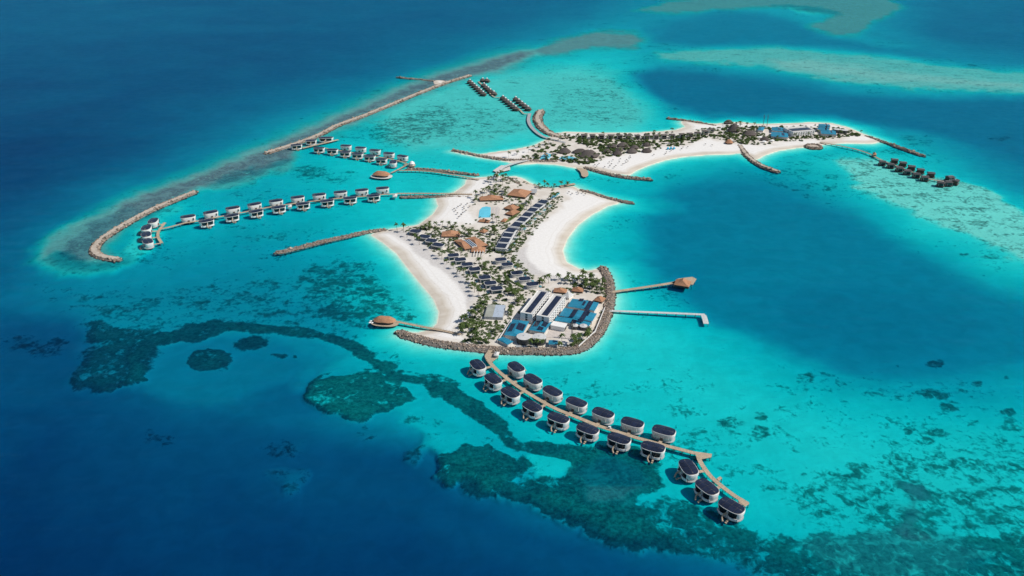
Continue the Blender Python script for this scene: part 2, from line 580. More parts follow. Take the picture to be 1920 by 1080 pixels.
w1 = fbm(wx, wy, 90.0, 3)
w2 = fbm(wx, wy, 90.0, 41)
ps = np.clip(CP * (py - HOR) / CAM_H, 0.02, 4)          # pixels per metre at that spot
D = rbf_eval(px + w1 * 16 * ps, py + w2 * 7 * ps)
D = np.maximum(D, 0.22)
D *= 1 + 0.10 * fbm(wx, wy, 160.0, 9) + 0.05 * fbm(wx, wy, 30.0, 23)
reef = np.zeros(px.shape)
flat = np.zeros(px.shape)
warp = (fbm(wx, wy, 60.0, 5, 3) * 26 + fbm(wx, wy, 18.0, 31, 4) * 22) * np.clip(ps / 2.2, 0.15, 1.6)
D = np.where(D > 0.46, 0.46 + (D - 0.46) * 0.76, D)


def put(mask, depth=None, cover=None, brown=None):
    global D, reef, flat
    if depth is not None and depth > 0.46:
        depth = 0.46 + (depth - 0.46) * 0.76
    if depth is not None:
        D = D * (1 - mask) + depth * mask
    if cover is not None:
        reef = np.maximum(reef, cover * (mask if depth is None else np.clip(mask * 2.2, 0, 1)))
    if brown is not None:
        flat = np.maximum(flat, brown * mask)


# deep blue hole and the clear blue sand basin in the south-west
put(soft_poly(px, py, [(1215, 395), (1262, 352), (1340, 338), (1420, 342), (1490, 364), (1560, 384), (1625, 420), (1700, 468), (1780, 508), (1860, 545), (2000, 590),
                       (2000, 640), (1900, 668), (1780, 688), (1660, 700), (1575, 690), (1510, 662), (1440, 626), (1350, 602), (1290, 566), (1245, 520), (1222, 450)], 36, warp * 0.6), 1.9)
put(soft_poly(px, py, [(1420, 540), (1600, 520), (1760, 560), (1860, 610), (1780, 660), (1600, 660), (1480, 610)], 60, warp * 0.6), 2.1)
put(soft_poly(px, py, [(1188, 137), (1240, 128), (1330, 136), (1420, 152), (1520, 172), (1700, 184), (2100, 190), (2100, 330), (1880, 285), (1780, 252), (1640, 228), (1560, 222),
                       (1420, 220), (1330, 212), (1262, 194), (1212, 166)], 16, warp * 0.6), 2.2)
put(soft_poly(px, py, [(1225, 76), (1260, 40), (1350, 24), (1430, 26), (1490, 42), (1540, 64), (1640, 84), (1800, 104), (2100, 120), (2100, 128), (1800, 112), (1600, 94), (1440, 82), (1300, 86)], 16, warp * 0.8), 1.85)
put(soft_poly(px, py, [(700, 200), (800, 165), (900, 142), (1040, 128), (1150, 140), (1185, 165), (1235, 212), (1190, 242), (1020, 242), (900, 280), (770, 288), (710, 262)], 36, warp), 0.24, None, 0.24)
put(soft_poly(px, py, [(0, 590), (90, 595), (170, 615), (185, 640), (150, 700), (60, 740), (-80, 700)], 40, warp), 3.3)
put(soft_poly(px, py, [(280, 618), (330, 622), (420, 616), (500, 622), (580, 630), (640, 648), (650, 668), (600, 690), (575, 725), (580, 760),
                       (480, 755), (380, 760), (300, 740), (240, 720), (262, 680), (280, 650)], 26, warp), 2.15)
put(soft_poly(px, py, [(560, 700), (590, 735), (590, 770), (480, 770), (400, 752), (480, 735)], 40, warp), 2.7)
put(soft_poly(px, py, [(500, 622), (580, 630), (640, 648), (655, 662), (600, 672), (540, 650)], 24, warp), 1.75)
# sand pools inside the front reef
put(soft_poly(px, py, [(770, 715), (800, 708), (850, 745), (900, 780), (935, 815), (985, 838), (1060, 850), (1078, 862), (1050, 888), (1005, 893),
                       (985, 875), (960, 850), (890, 835), (830, 850), (790, 820), (760, 780), (740, 745)], 16, warp), 0.95)
put(soft_poly(px, py, [(990, 850), (1060, 850), (1076, 864), (1050, 886), (1008, 891), (985, 872)], 9, warp), 0.52)
# submerged knoll in deep water
put(soft_poly(px, py, ell(545, 883, 40, 20), 34, warp), 2.3, 0.45)
put(soft_poly(px, py, ell(545, 905, 26, 12), 26, warp), 2.2, 0.5)

# rims of the lagoon reef, round patch reef, front reef apron
put(soft_line(px, py, [(300, 630), (345, 622), (430, 608), (520, 612), (600, 622), (650, 640), (690, 668), (740, 700), (800, 712), (845, 730),
                       (900, 768), (940, 800), (965, 828), (1010, 836), (1080, 842), (1130, 855)], 14, 20, warp), 0.85, 0.92)
put(soft_poly(px, py, [(640, 640), (700, 655), (760, 680), (830, 690), (860, 720), (830, 730), (770, 705), (700, 700), (660, 668)], 12, warp), 0.8, 0.72)
put(soft_poly(px, py, [(575, 738), (580, 712), (605, 695), (660, 684), (720, 690), (757, 712), (757, 738), (725, 762), (670, 776), (610, 770)], 12, warp), 0.72, 0.84)
put(soft_line(px, py, [(577, 735), (582, 712), (607, 696), (660, 686), (715, 690), (752, 710)], 5, 10, warp), 0.95, 0.97)
put(soft_poly(px, py, [(818, 880), (828, 850), (870, 836), (920, 834), (970, 852), (992, 872), (996, 888), (1040, 893), (1078, 880), (1084, 860),
                       (1060, 838), (1120, 832), (1190, 838), (1240, 868), (1238, 905), (1195, 940), (1225, 975), (1280, 1005), (1340, 1035),
                       (1260, 1030), (1150, 1008), (1030, 980), (930, 945), (860, 915)], 24, warp), None, 0.95)
put(soft_poly(px, py, [(818, 880), (828, 850), (870, 836), (920, 834), (970, 852), (992, 872), (990, 890), (930, 880), (880, 890), (850, 905)], 16, warp), 0.9, 0.88)
put(soft_poly(px, py, [(870, 860), (950, 862), (1000, 900), (1100, 905), (1200, 950), (1260, 1000), (1150, 990), (1000, 950), (900, 915)], 25, warp), 0.72)
put(soft_poly(px, py, [(1085, 885), (1130, 860), (1190, 870), (1205, 905), (1170, 940), (1110, 935)], 24, warp), 0.22, 0.85, 0.9)
put(soft_poly(px, py, [(1090, 845), (1180, 840), (1230, 875), (1200, 900), (1100, 900)], 16, warp), 0.55, 0.88)
# ragged slope along the bottom and the mottled flats in the south-east
put(soft_poly(px, py, [(1190, 930), (1300, 930), (1420, 985), (1540, 1010), (1660, 1000), (1800, 1000), (1910, 985), (1990, 1000), (1990, 1110),
                       (1480, 1100), (1400, 1065), (1300, 1030), (1210, 985)], 34, warp), None, 0.74)
put(soft_poly(px, py, [(1500, 1015), (1600, 1000), (1700, 985), (1760, 1000), (1850, 1020), (1880, 1045), (1800, 1075), (1650, 1085), (1540, 1065)], 30, warp), 0.33, 0.62, 0.6)
put(soft_poly(px, py, [(1670, 985), (1700, 980), (1740, 1005), (1715, 1020), (1680, 1012)], 16, warp), 0.2, 0.85, 1.0)
put(soft_poly(px, py, [(1700, 912), (1725, 915), (1730, 960), (1712, 975), (1700, 950)], 18, warp), 0.25, 0.75, 0.9)
put(soft_poly(px, py, [(1815, 1045), (1880, 1030), (1940, 1040), (1940, 1090), (1820, 1090)], 12, warp), 0.55, 0.1)
put(soft_poly(px, py, [(1420, 900), (1560, 870), (1700, 800), (1850, 790), (1960, 820), (1960, 1010), (1600, 1010), (1450, 985)], 60, warp), None, 0.54)
put(soft_poly(px, py, [(1580, 930), (1720, 900), (1960, 900), (1960, 1000), (1600, 1000)], 40, warp), None, 0.62)
put(soft_poly(px, py, [(1450, 690), (1900, 690), (1960, 800), (1700, 830), (1500, 880), (1420, 800)], 60, warp), None, 0.42)
put(soft_poly(px, py, [(1230, 730), (1330, 715), (1330, 770), (1250, 790)], 25, warp), None, 0.46)
for e in [(1748, 733, 44, 11), (1770, 760, 20, 9), (1707, 745, 10, 8), (1372, 788, 26, 9), (1426, 812, 12, 12), (1505, 708, 15, 9), (1580, 714, 12, 6),
          (1888, 700, 13, 8), (1683, 680, 11, 6), (1755, 675, 12, 6), (1706, 805, 16, 10), (1735, 826, 12, 8), (1760, 808, 12, 5), (1598, 890, 14, 12),
          (1505, 888, 11, 7), (1840, 712, 12, 8), (1825, 790, 13, 7), (1430, 774, 9, 6), (1465, 778, 8, 4), (1895, 770, 16, 8), (1870, 720, 10, 5)]:
    blob(*e, 0.68)
# dark headland and coral heads by the basin
put(soft_poly(px, py, [(185, 605), (235, 618), (278, 632), (272, 655), (242, 663), (258, 688), (238, 712), (190, 722), (150, 712), (172, 660)], 40, warp), 1.9, 0.80)
put(soft_line(px, py, [(276, 634), (262, 660), (244, 664), (258, 690), (240, 710), (200, 722)], 6, 10, warp), 1.5, 0.95)
for e in [(392, 664, 28, 12), (478, 637, 34, 13), (517, 657, 25, 10), (585, 657, 14, 6), (352, 622, 27, 13), (405, 612, 30, 7), (552, 662, 6, 4), (262, 706, 11, 4)]:
    blob(*e, 0.95, 1.6)
for e in [(775, 780, 20, 8), (770, 845, 26, 18), (815, 792, 9, 7), (300, 806, 45, 18), (355, 770, 12, 8), (388, 770, 12, 7), (530, 830, 50, 20), (700, 810, 40, 16)]:
    blob(*e, 0.62)
put(soft_poly(px, py, ell(65, 640, 60, 22), 30, warp), None, 0.6)
# sea-grass streaks west of the main beach
put(soft_poly(px, py, [(560, 500), (640, 478), (700, 490), (760, 540), (800, 580), (790, 612), (740, 600), (680, 620), (600, 612), (540, 560)], 40, warp), None, 0.66)
put(soft_poly(px, py, [(330, 520), (560, 490), (600, 560), (640, 630), (500, 615), (330, 620), (200, 600), (180, 540)], 70, warp), None, 0.54)
put(soft_poly(px, py, [(160, 560), (300, 556), (420, 545), (540, 540), (620, 570), (670, 640), (640, 645), (560, 618), (430, 608), (340, 622), (280, 634), (190, 630)], 60, warp), 1.65, 0.52)
put(soft_poly(px, py, [(300, 440), (480, 420), (640, 400), (660, 440), (560, 480), (400, 510), (260, 520)], 50, warp), None, 0.38)
put(soft_poly(px, py, [(40, 500), (180, 520), (330, 560), (300, 610), (180, 600), (60, 580)], 50, warp), None, 0.42)
for e in [(712, 511, 11, 5), (705, 530, 48, 10), (640, 522, 28, 8), (760, 565, 30, 8), (690, 556, 36, 9), (640, 570, 30, 8), (600, 540, 30, 7)]:
    blob(*e, 0.66)
# outer reef flat, brown and barely covered
put(soft_poly(px, py, [(110, 512), (45, 490), (80, 440), (170, 395), (290, 340), (390, 300), (500, 258), (600, 214), (700, 170), (800, 132), (900, 102), (985, 86),
                       (1030, 92), (970, 132), (890, 146), (830, 168), (740, 205), (640, 250), (580, 268), (540, 300), (470, 335), (380, 358), (300, 395), (240, 430),
                       (215, 460), (240, 492), (190, 508)], 26, warp * 0.6), 0.22, 0.40, 0.70)
put(soft_poly(px, py, [(112, 492), (100, 470), (130, 436), (200, 398), (305, 348), (400, 314), (490, 280), (560, 248), (640, 212), (720, 178), (800, 146), (880, 120), (975, 92),
                       (1012, 98), (945, 131), (880, 145), (830, 160), (740, 195), (640, 240), (580, 262), (550, 300), (490, 334), (380, 354), (300, 388), (235, 420),
                       (185, 455), (190, 490), (150, 500)], 17, warp * 0.7), 0.10, 0.35, 1.0)
put(soft_poly(px, py, [(70, 500), (62, 470), (110, 430), (190, 400), (240, 395), (190, 440), (180, 480), (230, 492), (160, 512)], 26, warp * 0.7), 0.16, 0.4, 0.8)
put(soft_poly(px, py, [(60, 490), (110, 470), (190, 492), (240, 490), (210, 505), (120, 512)], 14, warp), 0.5, 0.5, 0.4)
put(soft_poly(px, py, [(390, 345), (470, 318), (545, 300), (560, 315), (480, 345), (400, 358)], 14, warp), 0.25, 0.5, 0.6)
put(soft_poly(px, py, [(540, 300), (600, 300), (690, 330), (640, 350), (520, 345)], 30, warp), None, 0.6)
put(soft_poly(px, py, [(620, 260), (720, 215), (840, 180), (890, 210), (860, 260), (760, 285), (700, 275)], 40, warp), None, 0.62)
put(soft_poly(px, py, [(860, 170), (1000, 215), (1000, 250), (900, 275), (800, 290)], 40, warp), None, 0.50)
put(soft_poly(px, py, [(235, 470), (250, 430), (300, 395), (370, 365), (380, 375), (300, 425), (270, 470)], 14, warp), 0.4, 0.42, 0.1)
# far reefs in the north-east
put(soft_poly(px, py, [(990, 96), (1040, 72), (1120, 58), (1190, 58), (1215, 75), (1190, 92), (1110, 92), (1020, 106)], 14, warp), 0.14, 0.4, 0.85)
put(soft_poly(px, py, [(1230, 98), (1330, 90), (1450, 86), (1570, 98), (1680, 108), (1790, 122), (1920, 135), (2100, 150), (2100, 182), (1920, 178), (1760, 172),
                       (1640, 162), (1520, 146), (1430, 128), (1320, 118), (1240, 112)], 12, warp), 0.20, 0.45, 0.45)
put(soft_poly(px, py, [(1440, 112), (1530, 112), (1650, 130), (1800, 145), (1920, 155), (1920, 168), (1760, 160), (1600, 148), (1480, 132)], 16, warp), 0.13, 0.3)
put(soft_poly(px, py, [(1180, 20), (1260, 0), (1420, -14), (1650, -10), (1700, 14), (1640, 44), (1610, 66), (1560, 66), (1510, 48), (1560, 30), (1480, 14), (1360, 18), (1270, 26)], 9, warp), 0.20, 0.4, 0.8)
put(soft_poly(px, py, [(1555, 44), (1600, 40), (1612, 52), (1575, 58)], 6, warp), 0.2, 0.1, 0.1)
put(soft_poly(px, py, [(1450, 10), (1540, 14), (1580, 28), (1510, 26)], 5, warp), 0.45, 0.1)
put(soft_poly(px, py, [(1180, -20), (1500, -32), (1660, -22), (1500, -12), (1280, -8)], 10, warp), 0.3, 0.4, 0.6)
# eastern reef flat
put(soft_poly(px, py, [(1570, 300), (1640, 295), (1740, 330), (1830, 345), (1930, 400), (1990, 450), (1990, 520), (1900, 480), (1790, 435), (1690, 395), (1610, 350)], 12, warp), 0.17, 0.50, 0.12)
for e in [(1720, 262, 42, 12), (1768, 299, 20, 6), (1880, 255, 30, 9), (1600, 258, 40, 12), (1830, 362, 22, 6), (1700, 350, 40, 9), (1560, 330, 40, 12), (1500, 322, 30, 9), (1550, 372, 9, 3)]:
    blob(*e, 0.58, None, 0.05)
put(soft_poly(px, py, [(1000, 150), (1180, 150), (1230, 215), (1200, 245), (1020, 240)], 40, warp), None, 0.50)
put(soft_poly(px, py, [(880, 90), (1000, 110), (1180, 130), (1180, 160), (1040, 150), (900, 140)], 20, warp), None, 0.40, 0.15)
for e in [(1430, 560, 8, 4), (1780, 460, 8, 3), (1762, 452, 6, 3), (1805, 474, 9, 3), (1790, 512, 7, 3), (1848, 515, 6, 3), (1850, 522, 5, 3)]:
    blob(*e, 0.75)

# the south-east shallows lie a little deeper; bare sand drops off quickly below the south-western reefs
D = D + 0.10 * smooth(600, 680, py) * smooth(850, 950, px) * (D < 1.0)
D = D + 0.55 * smooth(0.85, 1.5, D) * (1 - smooth(0.25, 0.7, reef)) * smooth(770, 850, py) * (1 - smooth(1380, 1480, px)) * (1 - smooth(2.0, 2.8, D))
# thin scatter of weed and rubble over all shallows
reef = np.maximum(reef, np.clip(0.30 + 0.34 * fbm(wx, wy, 70.0, 91, 3), 0, 0.5) * (D < 1.3))
# shelving beaches
out = np.maximum(-np.maximum(sdf(wx, wy, COAST[0]), sdf(wx, wy, COAST[1])), 0)
lim = 0.03 + out * 0.020 * (1 + 0.35 * fbm(wx, wy, 45.0, 77))
D = np.minimum(D, np.maximum(lim, 0.03))
reef *= smooth(6, 28, out)
flat *= smooth(4, 15, out)
# dark weed collects where the east cove and the lagoon floor are quiet
K_G = 0.11
depth = D / (K_G * (1.0 / math.sin(math.radians(SUN_EL)) + slant))
depth = np.minimum(depth, 22.0)
lz = land_h(dist_shore) + np.where(dist_shore > 8, 0.06 * fbm(wx, wy, 14.0, 55), 0)
wz = np.where(dist_shore > 0, lz, -depth)

# land cover: 0 dry white sand, 1 grey trodden sand; tan wet strand from the height above the water
me = bpy.data.meshes.new('seabed_and_islands')
idx = np.arange(nx * ny).reshape(ny, nx)
q = np.stack([idx[:-1, :-1], idx[1:, :-1], idx[1:, 1:], idx[:-1, 1:]], -1).reshape(-1, 4)
nv = nx * ny
big = 60000.0
extra = np.array([(-big, -big, -30.0), (big, -big, -30.0), (big, big, -30.0), (-big, big, -30.0)])
co = np.concatenate([np.stack([wx, wy, wz], -1), extra])
me.vertices.add(len(co))
me.vertices.foreach_set('co', co.ravel())
nq = len(q) + 1
loops = np.append(q.ravel(), [nv, nv + 1, nv + 2, nv + 3])
me.loops.add(len(loops))
me.loops.foreach_set('vertex_index', loops)
me.polygons.add(nq)
me.polygons.foreach_set('loop_start', np.arange(nq) * 4)
me.polygons.foreach_set('loop_total', np.full(nq, 4))
me.polygons.foreach_set('use_smooth', np.ones(nq, bool))
VEG = [[(742, 430), (800, 424), (890, 420), (885, 395), (890, 365), (935, 338), (960, 335), (1010, 350), (1050, 352), (1062, 365), (1050, 385), (1030, 405), (1000, 435),
        (972, 470), (975, 500), (1000, 518), (1040, 528), (1120, 525), (1140, 545), (1140, 600), (1110, 640), (1075, 652), (990, 654), (900, 650), (862, 636), (858, 615), (885, 590),
        (890, 555), (870, 525), (840, 495), (800, 462), (770, 440)],
       [(975, 298), (1000, 282), (1040, 262), (1065, 254), (1200, 252), (1290, 247), (1340, 240), (1420, 238), (1560, 236), (1620, 256), (1560, 262), (1480, 268), (1420, 275),
        (1380, 272), (1330, 260), (1290, 272), (1230, 284), (1180, 292), (1140, 300), (1095, 312), (1040, 302)]]
grey = np.zeros(px.shape)
for v in VEG:
    grey = np.maximum(grey, soft_poly(px, py, v, 8, warp))
raked = np.zeros(px.shape)
for v in ([(700, 438), (735, 440), (778, 474), (820, 503), (852, 532), (874, 566), (884, 598), (898, 560), (880, 520), (840, 480), (800, 450), (770, 430)],
          [(1050, 380), (1030, 402), (1002, 432), (986, 462), (990, 492), (1018, 515), (1062, 526), (1040, 540), (985, 520), (955, 480), (985, 430), (1030, 380)]):
    raked = np.maximum(raked, soft_poly(px, py, v, 5, warp * 0.3))
zero4 = np.zeros(4)
for nm, arr in (('reef', reef), ('flat', flat), ('tread', grey), ('raked', raked), ('shore', np.clip(dist_shore, -60, 80))):
    a = me.attributes.new(nm, 'FLOAT', 'POINT')
    a.data.foreach_set('value', np.concatenate([arr, zero4]).astype(np.float32))
me.update(calc_edges=True)
me.validate()

m, nt, b = new_mat('sand_and_coral')
geo = N_(nt, 'ShaderNodeNewGeometry')
pos = geo.outputs['Position']


def attr(nm):
    a = N_(nt, 'ShaderNodeAttribute')
    a.attribute_name = nm
    return a.outputs['Fac']


flatpos = N_(nt, 'ShaderNodeVectorMath', operation='MULTIPLY')
flatpos.inputs[1].default_value = (1, 1, 0)
nt.links.new(pos, flatpos.inputs[0])
pos = flatpos.outputs[0]
n_big = noise(nt, pos, 0.011, 3, 0.55)
n_mid = noise(nt, pos, 0.055, 5, 0.62, 0.6)
n_fine = noise(nt, pos, 0.30, 4, 0.7)
n_spk = noise(nt, pos, 0.16, 2, 0.6, 0.8)
stre = N_(nt, 'ShaderNodeMapping')
stre.inputs['Rotation'].default_value = (0, 0, math.radians(-28))
stre.inputs['Scale'].default_value = (0.6, 1.35, 1)
nt.links.new(pos, stre.inputs[0])
n_str = noise(nt, stre.outputs[0], 0.035, 4, 0.6, 0.4)
# coral cover: the denser the cover, the lower the noise has to be
mot = math_(nt, 'ADD', math_(nt, 'MULTIPLY', n_mid, 0.34), math_(nt, 'ADD', math_(nt, 'ADD', math_(nt, 'MULTIPLY', n_fine, 0.20), math_(nt, 'MULTIPLY', n_spk, 0.28)), math_(nt, 'MULTIPLY', n_str, 0.18)))
cov = math_(nt, 'ADD', attr('reef'), math_(nt, 'MULTIPLY_ADD', mot, 3.3, -2.18))
cov = ramp(nt, cov, -0.10, 0.28)
sand_w = mixc(nt, ramp(nt, n_mid, 0.3, 0.7), (0.79, 0.775, 0.60), (0.91, 0.89, 0.70))
sand_w = mixc(nt, ramp(nt, n_big, 0.35, 0.65), sand_w, mixc(nt, 1.0, sand_w, (0.93, 0.94, 0.94), 'MULTIPLY'))
coral = mixc(nt, ramp(nt, n_fine, 0.35, 0.68), (0.035, 0.070, 0.055), (0.21, 0.225, 0.16))
brown = mixc(nt, ramp(nt, n_fine, 0.35, 0.7), (0.125, 0.090, 0.092), (0.28, 0.21, 0.20))
brown = mixc(nt, math_(nt, 'MULTIPLY', ramp(nt, n_mid, 0.42, 0.66), 0.6), brown, (0.36, 0.30, 0.275))
coral = mixc(nt, ramp(nt, n_mid, 0.40, 0.66), coral, mixc(nt, ramp(nt, n_fine, 0.3, 0.7), (0.09, 0.125, 0.085), (0.31, 0.33, 0.235)))
under = mixc(nt, cov, sand_w, coral)
under = mixc(nt, math_(nt, 'MULTIPLY', attr('flat'), ramp(nt, mot, 0.30, 0.46)), under, brown)
# dry land
sh = attr('shore')
dry = mixc(nt, ramp(nt, n_fine, 0.35, 0.65), (0.75, 0.72, 0.675), (0.81, 0.785, 0.74))
track = mixc(nt, ramp(nt, n_mid, 0.35, 0.65), (0.60, 0.545, 0.47), (0.70, 0.65, 0.58))
dry = mixc(nt, math_(nt, 'MULTIPLY', attr('raked'), 0.9), dry, mixc(nt, ramp(nt, n_fine, 0.35, 0.65), (0.50, 0.47, 0.44), (0.60, 0.57, 0.54)))
dry = mixc(nt, attr('tread'), dry, track)
wob = math_(nt, 'ADD', sh, math_(nt, 'MULTIPLY', math_(nt, 'SUBTRACT', n_big, 0.5), 16.0))
strand = mixc(nt, ramp(nt, n_str, 0.35, 0.65), (0.56, 0.49, 0.40), (0.66, 0.60, 0.51))
dry = mixc(nt, ramp(nt, wob, 5.0, 17.0), strand, dry)
tide = math_(nt, 'SINE', math_(nt, 'MULTIPLY', math_(nt, 'ADD', wob, math_(nt, 'MULTIPLY', n_mid, 5.0)), 0.9))
tmask = math_(nt, 'MULTIPLY', ramp(nt, tide, 0.55, 1.0), math_(nt, 'SUBTRACT', 1.0, ramp(nt, sh, 14.0, 30.0)))
dry = mixc(nt, math_(nt, 'MULTIPLY', tmask, math_(nt, 'MULTIPLY', ramp(nt, n_fine, 0.4, 0.7), 0.55)), dry, (0.47, 0.40, 0.31))
foot = ramp(nt, noise(nt, pos, 0.9, 2, 0.7), 0.52, 0.72)
dry = mixc(nt, math_(nt, 'MULTIPLY', foot, 0.16), dry, (0.52, 0.48, 0.43))
land = ramp(nt, sh, -1.0, 1.5)
nt.links.new(mixc(nt, land, under, dry), b.inputs['Base Color'])
b.inputs['Roughness'].default_value = 0.95
b.inputs['Specular IOR Level'].default_value = 0.05
me.materials.append(m)
seabed = link('seabed_and_islands', me)
tag(seabed, kind='structure', label='white sand islands and turquoise lagoon floor with coral reefs')

# ------------------------------------------------------------------ the sea: clear water that swallows red first, then green
m = bpy.data.materials.new('sea_water')
m.use_nodes = True
nt = m.node_tree
nt.nodes.clear()
o_ = N_(nt, 'ShaderNodeOutputMaterial')
tr = N_(nt, 'ShaderNodeBsdfTransparent')
gl = N_(nt, 'ShaderNodeBsdfGlossy')
gl.inputs['Roughness'].default_value = 0.12
gl.inputs['Color'].default_value = (0.25, 0.62, 1.0, 1)
df = N_(nt, 'ShaderNodeBsdfDiffuse')
df.inputs['Color'].default_value = (0.0005, 0.006, 0.022, 1)      # light scattered back by the water itself
g2 = N_(nt, 'ShaderNodeNewGeometry')
h1 = noise(nt, g2.outputs['Position'], 0.22, 4, 0.6)
swm = N_(nt, 'ShaderNodeMapping')
swm.inputs['Rotation'].default_value = (0, 0, math.radians(20))
swm.inputs['Scale'].default_value = (0.35, 1.3, 1)
nt.links.new(g2.outputs['Position'], swm.inputs[0])
h2 = noise(nt, swm.outputs[0], 0.055, 4, 0.62)
hh = math_(nt, 'ADD', math_(nt, 'MULTIPLY', h1, 1.0), math_(nt, 'MULTIPLY', h2, 5.0))
bp = N_(nt, 'ShaderNodeBump')
bp.inputs['Strength'].default_value = 0.8
bp.inputs['Distance'].default_value = 0.8
nt.links.new(hh, bp.inputs['Height'])
nt.links.new(bp.outputs[0], gl.inputs['Normal'])
fr = N_(nt, 'ShaderNodeFresnel')
fr.inputs['IOR'].default_value = 1.33
nt.links.new(bp.outputs[0], fr.inputs['Normal'])
mx = N_(nt, 'ShaderNodeMixShader')
nt.links.new(math_(nt, 'MULTIPLY', fr.outputs[0], 0.22), mx.inputs[0])
nt.links.new(tr.outputs[0], mx.inputs[1])
nt.links.new(gl.outputs[0], mx.inputs[2])
ad = N_(nt, 'ShaderNodeAddShader')
nt.links.new(mx.outputs[0], ad.inputs[0])
nt.links.new(df.outputs[0], ad.inputs[1])
nt.links.new(ad.outputs[0], o_.inputs['Surface'])
va = N_(nt, 'ShaderNodeVolumeAbsorption')
va.inputs['Color'].default_value = (0.0, 1 - 1 / 10.0, 1 - 0.58 / 10.0, 1)
va.inputs['Density'].default_value = K_G * 10.0
nt.links.new(va.outputs[0], o_.inputs['Volume'])
wb = MB()
wb.box(-50000, 50000, -50000, 50000, -32, 0)
sea = wb.build('sea', m)
tag(sea, kind='structure', label='clear turquoise and deep blue sea around the islands')
# ------------------------------------------------------------------ rock walls
def rock_mesh(n, places, r0, r1, rg):
    """n tumbled rocks joined; places() gives a spot"""
    base = np.array([(-1, -1, -1), (1, -1, -1), (1, 1, -1), (-1, 1, -1), (-1, -1, 1), (1, -1, 1), (1, 1, 1), (-1, 1, 1)], float)
    qf = np.array([(0, 3, 2, 1), (4, 5, 6, 7), (0, 1, 5, 4), (1, 2, 6, 5), (2, 3, 7, 6), (3, 0, 4, 7)])
    V = np.empty((n, 8, 3))
    for i in range(n):
        v = base * rg.uniform(0.62, 1.0, (8, 3)) * rg.uniform(0.6, 1.0, 3) * rg.uniform(r0, r1)
        a, b2, c2 = rg.uniform(0, 6.28, 3)
        R = Matrix.Rotation(a, 3, 'Z') @ Matrix.Rotation(b2, 3, 'X') @ Matrix.Rotation(c2, 3, 'Y')
        V[i] = v @ np.array(R).T * (1.0 + 0.9 * rg.uniform() ** 4) + places(i)
    Fq = (qf[None] + (np.arange(n) * 8)[:, None, None]).reshape(-1, 4)
    return V.reshape(-1, 3), Fq


def breakwater(label, line, top=2.2, wt=2.2, wb=7.0, toe=-1.2, track=False, rock=1.0, dens=1.0, group='rock breakwaters and groynes', name='breakwater', seed=1):
    pts = resample([P(*p)[:2] + (0,) if False else P(p[0], p[1], 0) for p in line], 4.0)
    T, N = frames(pts)
    root = thing(name, label, 'breakwater', (pts[0].x, pts[0].y, 0), 0, group)
    o0 = Vector((pts[0].x, pts[0].y, 0))
    rg = np.random.RandomState(seed)
    # core: trapezoid ridge with rounded ends
    core = MB()
    prof = [(-wb, toe), (-wt, top), (wt, top), (wb, toe)]
    n = len(pts)
    ring = []
    for i in range(n):
        k = 1.0
        if i == 0 or i == n - 1:
            k = 0.55
        p = pts[i] - o0
        hh = top * (1 + 0.05 * math.sin(i * 1.7 + seed))
        ring.append(len(core.v))
        for a, z in prof:
            q_ = p + N[i] * (a * k)
            core.v.append((q_.x, q_.y, hh if z == top else z))
    for a, b2 in zip(ring, ring[1:]):
        for k in range(3):
            core.f.append((a + k, b2 + k, b2 + k + 1, a + k + 1))
            core.m.append(0)
    for i, sgn in ((0, -1), (n - 1, 1)):
        p = pts[i] - o0 + T[i] * (sgn * wb * 0.8)
        a = ring[i]
        lo, hi = len(core.v), len(core.v) + 1
        core.v += [tuple((p + N[i] * (-wb * .4)).xy) + (toe,), tuple((p + N[i] * (wb * .4)).xy) + (toe,)]
        fs = [(a, a + 1, lo), (a + 1, a + 2, hi, lo), (a + 2, a + 3, hi)]
        core.f += fs if sgn > 0 else [tuple(reversed(f)) for f in fs]
        core.m += [0, 0, 0]
    core.build('core', M['rockdark'], root)
    # armour
    L = sum((pts[i + 1] - pts[i]).length for i in range(n - 1))
    cnt = int(L * 2 * wb / (rock * rock * 2.6) * dens)

    def place(i):
        s = rg.uniform(-0.6 * wb / L, 1 + 0.6 * wb / L) * (n - 1)
        k = int(min(max(s, 0), n - 2))
        f = s - k
        p = pts[k] + (pts[k + 1] - pts[k]) * f
        a = rg.uniform(-1, 1) * wb
        if track and abs(a) < wt * 0.85:
            a = math.copysign(rg.uniform(wt, wb), a)
        z = top if abs(a) < wt else top + (toe - top) * (abs(a) - wt) / (wb - wt)
        if f < 0 or f > 1:
            e = abs(f if f < 0 else f - 1) * (pts[k + 1] - pts[k]).length
            z -= e * top / wb * 1.5
            a *= 0.6
        q_ = p + N[k] * a - o0
        return (q_.x, q_.y, z - 0.15 * rock + rg.uniform(-0.2, 0.25) * rock)
    V, Fq = rock_mesh(cnt, place, 0.55 * rock, 1.05 * rock, rg)
    me = bpy.data.meshes.new('armour_rocks')
    me.from_pydata(V.tolist(), [], Fq.tolist())
    me.materials.append(M['rock'])
    o = link('armour_rocks', me, root)
    o['kind'] = 'stuff'
    if track:
        t = MB()
        ring = []
        for i in range(n):
            p = pts[i] - o0
            hh = top * (1 + 0.05 * math.sin(i * 1.7 + seed)) + 0.12
            ring.append(len(t.v))
            for a, dz in ((-wt * 1.02, -0.3), (-wt * .9, 0), (wt * .9, 0), (wt * 1.02, -0.3)):
                q_ = p + N[i] * a
                t.v.append((q_.x, q_.y, hh + dz))
        for a, b2 in zip(ring, ring[1:]):
            for k in range(3):
                t.f.append((a + k, b2 + k, b2 + k + 1, a + k + 1))
                t.m.append(0)
        t.build('crest_track', M['crest'], root)
    return root


